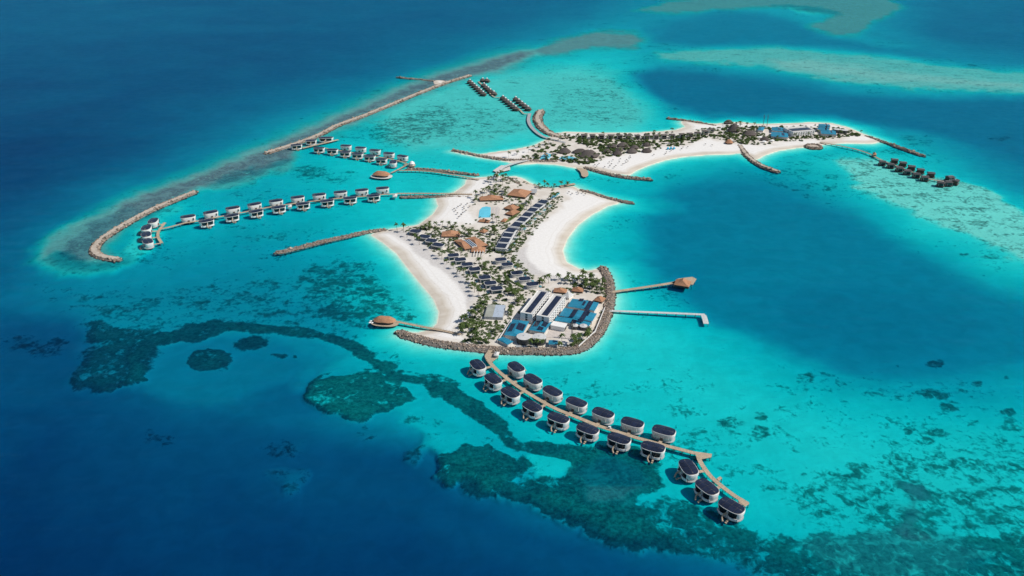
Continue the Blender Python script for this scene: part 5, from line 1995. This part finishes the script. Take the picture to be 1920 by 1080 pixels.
hip_house('small white gate hut at the start of the white villa rows', [(736, 367), (737, 362), (745, 362), (744.5, 367)], 5.5, 1.2, mat='white2', wall='white', ground=2.4, group='jetty huts', name='hut', cat='hut')
hip_house('small white hut halfway along the white villa rows', [(539, 387), (540, 382.5), (547, 382), (546.5, 386.5)], 5.5, 1.2, mat='white2', wall='white', ground=2.2, group='jetty huts', name='hut', cat='hut')
shell_pavilion('white domed hut at the end of a short spur', 772, 304.5, 9, 9, 0, mat='white', z=2.0, hgt=6, wall='white', ridge=0)
hip_house('grey gatehouse on the arrival deck by the seawall', [(926, 664), (928, 657), (936, 658), (935, 666)], 6.0, 1.0, mat='white2', wall='white2', ground=2.4, group='jetty huts', name='hut', cat='hut')
hip_house('little brown hut beside the eastern curved jetty', [(1637, 288), (1638, 284.5), (1644, 284.5), (1643, 288)], 6.0, 2.0, mat='tan', ground=0, group='jetty huts', name='hut', cat='hut')

# ---- buggy on the villa jetty
p = P(1143, 803.5, 2.2)
bg_ = thing('golf_buggy', 'white golf buggy parked on the villa jetty', 'buggy', p, math.radians(-22))
for nm, (x0, x1, y0, y1, z0, z1), mt in (('body', (-1.3, 1.3, -.62, .62, .25, .7), 'white'), ('roof', (-1.1, .9, -.65, .65, 1.75, 1.85), 'white'), ('seat', (-.6, .1, -.55, .55, .7, 1.1), 'tank')):
    m_ = MB()
    m_.box(x0, x1, y0, y1, z0, z1)
    m_.build(nm, M[mt], bg_)
for x in (-.85, .85):
    for y in (-.6, .6):
        m_ = MB()
        m_.tube([(0, -.1, 0), (0, .1, 0)], .28, 10)
        m_.build('wheel', M['tank'], bg_).location = (x, y, .28)
        m_ = MB()
        m_.tube([(0, 0, .6), (0, 0, 1.8)], .05, 4)
        m_.build('post', M['frame'], bg_).location = (x, y * .95, 0)


# ------------------------------------------------------------------ north island
NI = 'thatched roofs of the north island'


def thatch_dome(label, x, y, L, W, hgt, ang=0, mat='thatch', eave=2.2, z0=GROUND, cat='pavilion', cap=False, ridge=.2):
    p = P(x, y, z0 + eave + hgt * .4)
    root = thing('thatched_pavilion', label, cat, (p.x, p.y, z0), ang, NI)
    w_ = MB()
    w_.prism(superell(L * .42, W * .42, 2.2, 20), -.6, eave + .4)
    w_.build('wall', M['wooddark'], root)
    r_ = MB()
    k = 24
    base = superell(L / 2, W / 2, 2.1, k)
    prof = [(1.0, 0), (.8, .22), (.5, .60), (.22, .9), (.05, 1.0)]
    for f, zz in prof:
        r_.v += [(x_ * (f * (1 - ridge) + ridge), y_ * f, eave + hgt * zz + .25 * math.sin(5 * j) * f) for j, (x_, y_) in enumerate(base)]
    for i in range(len(prof) - 1):
        for j in range(k):
            a, b2 = i * k + j, i * k + (j + 1) % k
            r_.f.append((a, b2, b2 + k, a + k))
            r_.m.append(0)
    r_.f.append(tuple((len(prof) - 1) * k + j for j in range(k)))
    r_.m.append(0)
    ro = r_.build('roof', M[mat], root)
    if cap:
        c_ = MB()
        c_.prism([(1.3 * math.cos(i), 1.3 * math.sin(i)) for i in range(6)], eave + hgt, eave + hgt + .9, s1=.5)
        c_.build('roof_cap', M['canvas'], ro)
    for i in range(6):
        a = i * math.pi / 3
        m_ = MB()
        m_.box(-.18, .18, -.18, .18, -.4, eave + .2)
        m_.build('post', M['wood'], root).location = (L * .45 * math.cos(a), W * .45 * math.sin(a), 0)
    keep(p, L * .9, W * .9, ang, .5)


thatch_dome('dark conical thatched roof behind the splash pools', 1058.5, 281, 22, 18, 6)
thatch_dome('long dark thatched roof joined behind the big domed roof', 1088, 282, 26, 16, 5)
thatch_dome('largest dark domed thatched roof beside the splash pools', 1104, 287, 34, 24, 9, cap=True)
for x, y, L, W, h, lab in ((1148, 272, 16, 14, 4, 'low dark thatched villa beside the row houses palms'), (1168, 270, 20, 15, 5, 'wide dark thatched villa at the back of the garden cluster'),
                           (1161, 278.5, 15, 13, 4.5, 'dark thatched villa in the middle of the garden cluster'), (1158, 285.5, 16, 14, 5, 'dark thatched villa at the beach end of the garden cluster'),
                           (1138, 281.5, 14, 12, 4, 'dark thatched villa beside the sand path bend'), (1185, 281.5, 18, 15, 5, 'round dark thatched villa facing the south beach'),
                           (1190, 274.5, 15, 12, 4, 'small dark thatched villa behind the round beach villa'), (1213, 280.5, 17, 14, 4.5, 'dark thatched villa with a pale terrace on the south beach'),
                           (1213, 269.5, 14, 12, 4, 'dark thatched villa shaded by palms behind the beach terrace')):
    thatch_dome(lab, x, y, L, W, h)
thatch_dome('tall steep thatched dome on the narrow waist of north island', 1377, 239, 24, 18, 12, cat='pavilion', ridge=.1)
thatch_dome('low thatched pavilion standing over the northern water', 1366, 227.5, 18, 12, 5, z0=1.2)
thatch_dome('broad low brown thatched restaurant beside the tall dome', 1406, 248.5, 24, 20, 6, ridge=.4)
thatch_dome('brown thatched lodge at the head of the S-shaped groyne', 1367, 264.5, 14, 14, 5, mat='tan')
thatch_dome('dark thatched beach bar among white canvas shades', 1434, 259, 16, 12, 4.5)


def canopy_sail(x, y, lab):
    p = P(x, y, GROUND + 3)
    root = thing('canvas_shade', lab, 'canopy', (p.x, p.y, GROUND), 0, 'white canvas shades at the beach bar')
    m_ = MB()
    m_.prism([(4.2 * math.cos(i * math.pi / 4), 3.6 * math.sin(i * math.pi / 4)) for i in range(8)], 2.6, 3.6, s1=.35)
    m_.build('canvas', M['canvas'], root)
    m_ = MB()
    m_.tube([(0, 0, -.4), (0, 0, 3)], .15, 5)
    m_.build('pole', M['frame'], root)
    keep(p, 8, 7, 0)


canopy_sail(1425, 256, 'white canvas shade behind the dark beach bar')
canopy_sail(1433, 264.5, 'white canvas shade in front of the dark beach bar')
canopy_sail(1448, 262.5, 'white canvas shade between the beach bar and blue roofs')


def row_house_proto():
    root = thing('row_house', '', 'house')
    m_ = MB()
    m_.box(-4.2, 4.2, -4, 4, -.6, 6.4)
    m_.build('wall', M['white2'], root)
    m_ = MB()
    m_.box(-3.4, 3.4, -4.1, -4.01, .3, 2.7)
    m_.build('window', M['glass'], root)
    m_ = MB()
    m_.box(-3.4, 3.4, -4.1, -4.01, 3.5, 5.8)
    m_.build('window', M['glass'], root)
    m_ = MB()
    m_.box(-4.4, 4.4, -5.6, -4.0, 2.9, 3.2)
    m_.build('balcony', M['wooddark'], root)
    m_ = MB()
    hip(m_, 8.6, 8.2, 6.4, 7.8, .4, .9)
    m_.build('roof', M['thatch'], root)
    return root


rh = row_house_proto()
for i, (x, y) in enumerate([(1095, 253), (1111, 253.3), (1128, 253.5), (1145, 253.7), (1162, 253.8), (1178, 254), (1195, 254), (1213, 254), (1230, 254), (1245, 253.5), (1260, 252.7),
                            (1279, 251.5), (1294, 250.4), (1308, 248.6), (1322, 245.6), (1333, 242)]):
    o = rh if i == 0 else copy_tree(rh)
    p = P(x, y, GROUND + 6)
    o.location = (p.x, p.y, GROUND)
    o.rotation_euler = (0, 0, math.radians(0 if i < 10 else 8 * (i - 9) / 2))
    o['label'], o['group'] = f'two-storey row house with dark hip roof, {ORD[i]} from the curved causeway', 'row houses on the north shore'
    keep(p, 11, 10, 0, .5)

# north hotel
block('white balconied hotel behind the palms on the north island', [(1487, 249.5), (1523, 244), (1510, 236), (1473, 240)], 9.5, 3, 9, 'north island hotel', .42)
blue_house('blue-roofed hall beside the antenna masts', [(1420, 243), (1424, 237.5), (1434, 238), (1431, 244)], 6, 1.4, (), group='blue roofs of the north island')
blue_house('blue-roofed hall with white lattice trusses beside the hotel', [(1443, 255), (1450, 247), (1478, 248.5), (1477, 256)], 6, 1.6, [(0, -.4, 5, 2)], group='blue roofs of the north island')
blue_house('dark blue roof tucked behind the hotel wall', [(1446, 244), (1449, 238), (1469, 238.5), (1468, 245)], 7, 1.4, [(-.2, -.3, 3, 2)], group='blue roofs of the north island')
blue_house('blue-roofed hall on the pale podium past the hotel', [(1538, 250), (1541, 243), (1567, 244), (1567, 251)], 6.5, 1.4, [(.1, -.4, 5, 1)], group='blue roofs of the north island')
for i, (yy, lab) in enumerate(((241, 'lowest blue terrace roof of the stepped building'), (237.3, 'middle blue terrace roof of the stepped building'), (234, 'topmost blue terrace roof of the stepped building'))):
    blue_house(lab, [(1533 + i, yy + 1.5), (1535 + i, yy - 1.4), (1554 + i, yy - 1.4), (1553 + i, yy + 1.5)], 7 + 1.2 * i, .8, [(0, -.4, 6, 1)], group='blue roofs of the north island')
tank('dark water tank nearer the stepped blue roofs', 1569, 242, 5.5, 6)
tank('dark water tank nearer the eastern palms', 1583, 243.5, 5.5, 6)
platform('pale splash pool with slides beside the dark conical roof', [(1012, 298), (1015, 292), (1024, 287.5), (1033, 288.5), (1033, 294), (1026, 299)], GROUND + .3, 'pool', 'splash_pool', .8, 'pool')
platform('turquoise pool in front of the largest domed roof', [(1048, 297), (1054, 293), (1068, 292.6), (1080, 296), (1082, 299.5), (1066, 300)], GROUND + .3, 'pool', 'splash_pool', .8, 'pool')
keep(P(1023, 293), 20, 26, 0)
keep(P(1066, 296.5), 30, 16, 0)
sl = thing('pool_slide', 'curly coloured slide tower standing in the splash pool', 'slide', P(1022, 293.5, GROUND + .3))
for i, (mt, ph) in enumerate((('aqua', 0), ('canvas', 2.1), ('tan', 4.2))):
    m_ = MB()
    m_.tube([(3.5 * math.cos(ph + t * .5) + t * .25, 3.5 * math.sin(ph + t * .5), 5.5 - t * .5) for t in range(11)], .55, 6)
    m_.build('chute', M[mt], sl, True)
m_ = MB()
m_.box(-1.2, 1.2, -1.2, 1.2, -.2, 6)
m_.build('tower', M['wood'], sl)
blu = thing('beach_tent', 'bright blue inflatable on the south beach of north island', 'inflatable', P(1258, 280, GROUND), .1)
for i in range(3):
    m_ = MB()
    m_.tube([(-7 + 5 * i, -2, .4), (-5 + 5 * i, 0, 2.6 + .5 * (i % 2)), (-3 + 5 * i, 2, .4)], [1.3, 1.6, 1.2], 8)
    m_.build('air_chamber', M['aqua'], blu, True)
keep(P(1258, 280), 22, 12, 0)
# ------------------------------------------------------------------ palms
def palm_proto(seed, h):
    rg_ = random.Random(seed)
    root = thing('coconut_palm', '', 'palm tree')
    lean = rg_.uniform(.3, 1.6)
    a0 = rg_.uniform(0, 6.28)
    pts = [(lean * (t / 5) ** 2 * math.cos(a0), lean * (t / 5) ** 2 * math.sin(a0), -.5 + (h + .5) * t / 5) for t in range(6)]
    m_ = MB()
    m_.tube(pts, [.34, .26, .22, .20, .18, .16], 6)
    m_.build('trunk', M['trunk'], root, True)
    c = MB()
    top = Vector(pts[-1])
    nf = rg_.randint(13, 17)
    for i in range(nf):
        az = 6.283 * i / nf + rg_.uniform(-.25, .25)
        L = rg_.uniform(3.4, 4.9)
        el = rg_.uniform(-.1, .95)
        d = Vector((math.cos(az), math.sin(az), 0))
        s = Vector((-d.y, d.x, 0))
        prev = None
        for k in range(6):
            t = k / 5
            r = L * t * math.cos(el * (1 - t * .5))
            z = L * (math.sin(el) * t - .62 * t * t * (1.25 - el * .4))
            p = top + d * r + Vector((0, 0, z + .15))
            w = .68 * math.sin(math.pi * min(1, .12 + t * .88)) + .05
            cur = (p + s * w + Vector((0, 0, -.28 * w - .05)), p, p - s * w + Vector((0, 0, -.28 * w - .05)))
            if prev:
                c.poly([prev[0], prev[1], cur[1], cur[0]])
                c.poly([prev[1], prev[2], cur[2], cur[1]])
            prev = cur
    # weld each frond into one loose piece
    me = c.mesh('crown', M['frond'])
    bm = bmesh.new()
    bm.from_mesh(me)
    bmesh.ops.remove_doubles(bm, verts=bm.verts, dist=1e-5)
    bm.to_mesh(me)
    bm.free()
    link('crown', me, root)
    return root


palms = [palm_proto(11 + i, h) for i, h in enumerate((8.5, 10.0, 7.0, 11.5, 6.0, 9.2))]
p_used = [False] * len(palms)
n_palm = 0


def plant_palm(x, y, label, group, k=None, sc=None):
    global n_palm
    k = rnd.randrange(len(palms)) if k is None else k
    o = copy_tree(palms[k]) if p_used[k] else palms[k]
    p_used[k] = True
    s = sc or rnd.uniform(.72, 1.05)
    o.location = (x, y, land_z(x, y) - .05)
    o.rotation_euler = (0, 0, rnd.uniform(0, 6.28))
    o.scale = (s, s, s)
    o['label'], o['group'] = label, group
    n_palm += 1


def in_poly_px(poly):
    w_ = np.array([P(*p)[:2] for p in poly])
    x0, y0 = w_.min(0)
    x1, y1 = w_.max(0)
    while True:
        x, y = rnd.uniform(x0, x1), rnd.uniform(y0, y1)
        if inside(np.array([x]), np.array([y]), w_)[0]:
            return x, y


def scatter_palms(poly, n, label, group, gap=3.5, shy=False):
    put_, tries = [], 0
    while len(put_) < n and tries < n * 40:
        tries += 1
        x, y = in_poly_px(poly)
        if not is_free(x, y, .4) or (shy and tries < n * 30 and not clear_behind(x, y)) or any((x - a) ** 2 + (y - b) ** 2 < gap * gap for a, b in put_):
            continue
        put_.append((x, y))
        plant_palm(x, y, label, group)


def line_palms(line, step, jit, label, group):
    pts = resample([P(*p) for p in line], step)
    for p in pts:
        x, y = p.x + rnd.uniform(-jit, jit), p.y + rnd.uniform(-jit, jit)
        if is_free(x, y, .3):
            plant_palm(x, y, label, group)


scatter_palms([(906, 340), (925, 334), (958, 336), (966, 345), (940, 350), (912, 348)], 12, 'coconut palm at the main island footbridge landing', 'palms at the footbridge landing')
line_palms([(1012, 353), (1030, 352), (1050, 350), (1062, 350)], 7, 2.5, 'coconut palm by the small north-eastern timber jetty', 'palms by the small jetty')
scatter_palms([(888, 392), (886, 372), (930, 358), (1000, 366), (1020, 368), (985, 398), (950, 420), (900, 422), (880, 412)], 34, 'coconut palm around the swimming pool pavilions', 'palms around the pool', 3.5, True)
line_palms([(1045, 372), (1034, 383), (1022, 394), (1010, 405), (999, 417), (989, 428), (979, 440), (972, 452), (966, 463), (962, 474)], 9, 1.8, 'coconut palm in front of the terrace row', 'palms fronting the terrace row')
line_palms([(748, 432), (768, 446), (790, 460), (812, 474), (832, 490), (850, 506), (868, 522), (884, 542), (893, 560)], 12, 3.0, 'coconut palm on the upper edge of west beach', 'palms edging the west beach')
scatter_palms([(770, 428), (850, 424), (930, 430), (950, 470), (1000, 520), (1000, 550), (960, 560), (900, 550), (880, 520), (840, 470)], 32, 'coconut palm among the solar-roofed beach villas', 'palms among the beach villas', shy=True)
scatter_palms([(1000, 535), (1030, 528), (1120, 524), (1138, 540), (1134, 556), (1110, 552), (1050, 534), (1010, 545)], 30, 'coconut palm in the grove behind the crescent beach', 'palms behind the crescent beach')
scatter_palms([(866, 632), (862, 612), (892, 580), (900, 560), (985, 545), (975, 580), (955, 600), (938, 630), (915, 648), (885, 645)], 40, 'coconut palm in the sandy garden beside the flat court', 'palms in the sandy garden', 3.2, True)
scatter_palms([(950, 650), (975, 642), (1020, 645), (1060, 650), (1100, 628), (1118, 605), (1125, 610), (1100, 645), (1075, 654), (990, 655)], 10, 'coconut palm between the service tanks and seawall', 'palms by the service tanks', 3.5, True)
line_palms([(952, 297), (975, 291), (1000, 283), (1020, 275), (1040, 269), (1058, 262)], 16, 4, 'coconut palm along the western beach of north island', 'palms on the western beach')
scatter_palms([(1065, 256), (1200, 258), (1330, 250), (1340, 258), (1290, 268), (1230, 278), (1180, 290), (1130, 298), (1120, 276), (1075, 272)], 44, 'coconut palm in the gardens of the north island', 'palms in the north gardens', 5)
scatter_palms([(1340, 246), (1360, 236), (1420, 240), (1425, 262), (1400, 272), (1372, 272), (1345, 262)], 20, 'coconut palm around the tall thatched dome', 'palms around the thatched dome', 4)
scatter_palms([(1000, 300), (1005, 288), (1045, 285), (1095, 296), (1120, 300), (1100, 310), (1050, 303)], 16, 'coconut palm around the splash pools of north island', 'palms around the splash pools', 4)
line_palms([(1440, 266), (1470, 262), (1510, 259), (1550, 257), (1590, 254), (1612, 255)], 17, 4, 'coconut palm between the white hotel and its beach', 'palms below the north hotel')


# ------------------------------------------------------------------ low planting
def leaf_mass(name, spots, label, seed, kind='stuff', leaf=.5):
    """many small tilted leaves in low clumps; spots = (x, y, radius, height)"""
    rg_ = np.random.RandomState(seed)
    V, Fc = [], []
    for (x, y, r, h) in spots:
        n = int(10 + r * r * 9)
        z0 = GROUND - .1
        a = rg_.uniform(0, 6.283, n)
        rr = r * np.sqrt(rg_.uniform(0, 1, n))
        zz = z0 + h * (1 - (rr / r) ** 2 * .75) * rg_.uniform(.35, 1.1, n)
        cx, cy = x + rr * np.cos(a), y + rr * np.sin(a)
        s = leaf * rg_.uniform(.6, 1.5, n)
        az = rg_.uniform(0, 6.283, n)
        tl = rg_.uniform(-.6, .6, n)
        for i in range(n):
            c_, s_ = math.cos(az[i]) * s[i], math.sin(az[i]) * s[i]
            t_ = tl[i] * s[i]
            k = len(V)
            V += [(cx[i] - c_, cy[i] - s_, zz[i] - t_), (cx[i] + s_ * .6, cy[i] - c_ * .6, zz[i]), (cx[i] + c_, cy[i] + s_, zz[i] + t_), (cx[i] - s_ * .6, cy[i] + c_ * .6, zz[i] + .1)]
            Fc.append((k, k + 1, k + 2, k + 3))
    me = bpy.data.meshes.new(name)
    me.from_pydata(V, [], Fc)
    me.materials.append(M['leaf'])
    o = link(name, me)
    tag(o, label, None, None, kind)
    return o


def clumps(poly, n, r0, r1, h0, h1, thr=-.05, seed=0):
    out_, tries = [], 0
    while len(out_) < n and tries < n * 12:
        tries += 1
        x, y = in_poly_px(poly)
        if fbm(np.array([x]), np.array([y]), 22.0, seed, 3)[0] < thr + rnd.uniform(-.15, .15):
            continue
        r = rnd.uniform(r0, r1)
        if is_free(x, y, r * .4):
            out_.append((x, y, r, rnd.uniform(h0, h1)))
    return out_


S = []
S += clumps(VEG[0], 700, .8, 2.3, .6, 1.8, -.06, 3)
for _x, _y in [(1048 - 9.2 * i, 375 + 10.6 * i) for i in range(10)]:
    for _k in range(16):
        _p = P(_x + rnd.uniform(-9, 7), _y + rnd.uniform(-5, 5))
        if is_free(_p.x, _p.y, .3):
            S.append((_p.x, _p.y, rnd.uniform(.9, 2.0), rnd.uniform(.8, 2.0)))
S += clumps([(866, 632), (862, 612), (892, 580), (900, 555), (985, 540), (975, 580), (955, 600), (938, 630), (915, 648), (885, 645)], 200, .7, 2.2, .6, 1.8, -.1, 5)
S += clumps([(770, 428), (850, 424), (930, 430), (950, 470), (1000, 520), (1000, 550), (960, 560), (900, 550), (880, 520), (840, 470)], 420, .9, 2.4, .7, 2.2, -.2, 8)
S += clumps([(1000, 535), (1030, 528), (1120, 524), (1138, 540), (1134, 556), (1110, 552), (1050, 534), (1010, 545)], 110, .8, 2.2, .6, 2.0, -.1, 8)
leaf_mass('undergrowth', S, 'low green undergrowth between the houses of the main island', 5)
S = clumps(VEG[1], 620, 1.2, 3.4, 1.0, 3.2, -.15, 4)
S += clumps([(1065, 258), (1200, 258), (1330, 252), (1340, 258), (1290, 266), (1230, 274), (1180, 284), (1130, 292), (1120, 276), (1075, 270)], 380, 1.2, 3.2, 1.0, 3.0, -.3, 9)
S += clumps([(1000, 301), (1005, 288), (1045, 285), (1095, 296), (1120, 302), (1095, 312), (1050, 303)], 110, 1.0, 2.6, .8, 2.4, -.3, 12)
S += clumps([(1340, 246), (1360, 236), (1420, 240), (1425, 262), (1400, 272), (1372, 272), (1345, 262)], 130, 1.2, 3.0, 1.0, 3.0, -.3, 13)
S += clumps([(1430, 268), (1440, 262), (1530, 255), (1610, 251), (1612, 257), (1520, 262)], 120, 1.0, 2.6, .8, 2.6, -.3, 14)
leaf_mass('undergrowth', S, 'dense green undergrowth across the north island', 6, leaf=.8)


def hedge(line, w, h, label, seed):
    pts = resample([P(*p) for p in line], 1.3)
    S_ = [(p.x + rnd.uniform(-.3, .3), p.y + rnd.uniform(-.3, .3), w, h * rnd.uniform(.8, 1.15)) for p in pts if is_free(p.x, p.y, 0)]
    o = leaf_mass('hedge', S_, label, seed, None)
    o['category'] = 'hedge'
    o['group'] = 'clipped hedges of the main island'


hedge([(881, 517), (893, 514), (905, 509), (912, 506)], 1.3, 1.6, 'hedge behind the villa row below the spa', 21)
hedge([(905, 557), (925, 553), (945, 549), (957, 545), (957, 536), (949, 531), (940, 531)], 1.4, 1.6, 'hooked hedge around the last west-beach villa', 22)
hedge([(933, 506), (948, 505), (965, 501), (980, 497)], 1.3, 1.7, 'hedge below the pair of crescent-beach villas', 23)
hedge([(962, 509), (948, 515), (950, 524), (966, 535), (985, 542), (1003, 546)], 1.4, 1.6, 'curved hedge around three crescent-beach villas', 24)
hedge([(925, 470), (932, 476), (950, 477), (962, 474)], 1.8, 2.2, 'dark hedge closing the foot of the terrace row', 25)
hedge([(901, 436), (911, 438), (922, 436), (926, 431), (920, 427)], 1.4, 1.5, 'round hedge bed about the small terracotta pavilion', 26)
hedge([(915, 461), (918, 470), (912, 478)], 1.2, 1.5, 'short hedge by the path beside the spa roof', 27)
hedge([(1110, 612), (1104, 622), (1097, 632), (1086, 642), (1070, 650)], 1.8, 1.8, 'green hedge along the inside of the seawall curve', 28)
hedge([(974, 388), (976, 396), (968, 406), (958, 413), (946, 419)], 1.0, 1.3, 'clipped hedge following the curved lawn', 29)
hedge([(820, 470), (832, 474), (842, 470)], 1.6, 1.9, 'hedge below the west beach head villas', 30)
hedge([(868, 644), (885, 639), (905, 640), (915, 646)], 1.7, 1.5, 'loose hedge above the seawall beside the restaurant pier', 31)

# beach furniture
pm_ = MB()
pm_.prism([(1.4 * math.cos(i * .785), 1.4 * math.sin(i * .785)) for i in range(8)], 2.1, 3.0, s1=.06)
pm_.tube([(0, 0, -.2), (0, 0, 2.3)], .06, 5, 0)
pmesh = pm_.mesh('beach_parasol', M['thatch'])
lm2 = lgm


def parasols(poly, n, label, group):
    got, tries = [], 0
    while len(got) < n and tries < 400:
        tries += 1
        x, y = in_poly_px(poly)
        if is_free(x, y, 1) and all((x - a) ** 2 + (y - b) ** 2 > 49 for a, b in got):
            got.append((x, y))
            z = land_z(x, y)
            tag(link('beach_parasol', pmesh, None, (x, y, z), rnd.uniform(0, 3)), label, 'parasol', group)


parasols([(1110, 313), (1150, 302), (1190, 295), (1180, 308), (1150, 318), (1120, 318)], 18, 'thatched beach parasol on the sand beyond the largest dome', 'parasols on the south beach')
parasols([(1215, 296), (1290, 276), (1340, 270), (1340, 276), (1280, 284), (1225, 300)], 9, 'thatched beach parasol on the open sand of the north island', 'parasols on the middle beach')
parasols([(846, 398), (870, 385), (888, 380), (880, 405), (860, 412)], 14, 'thatched beach parasol on the small cove beside the pool', 'parasols on the cove beach')
parasols([(1062, 362), (1090, 362), (1100, 368), (1070, 368)], 8, 'thatched beach parasol on the sand near the north-eastern groyne', 'parasols by the groyne')
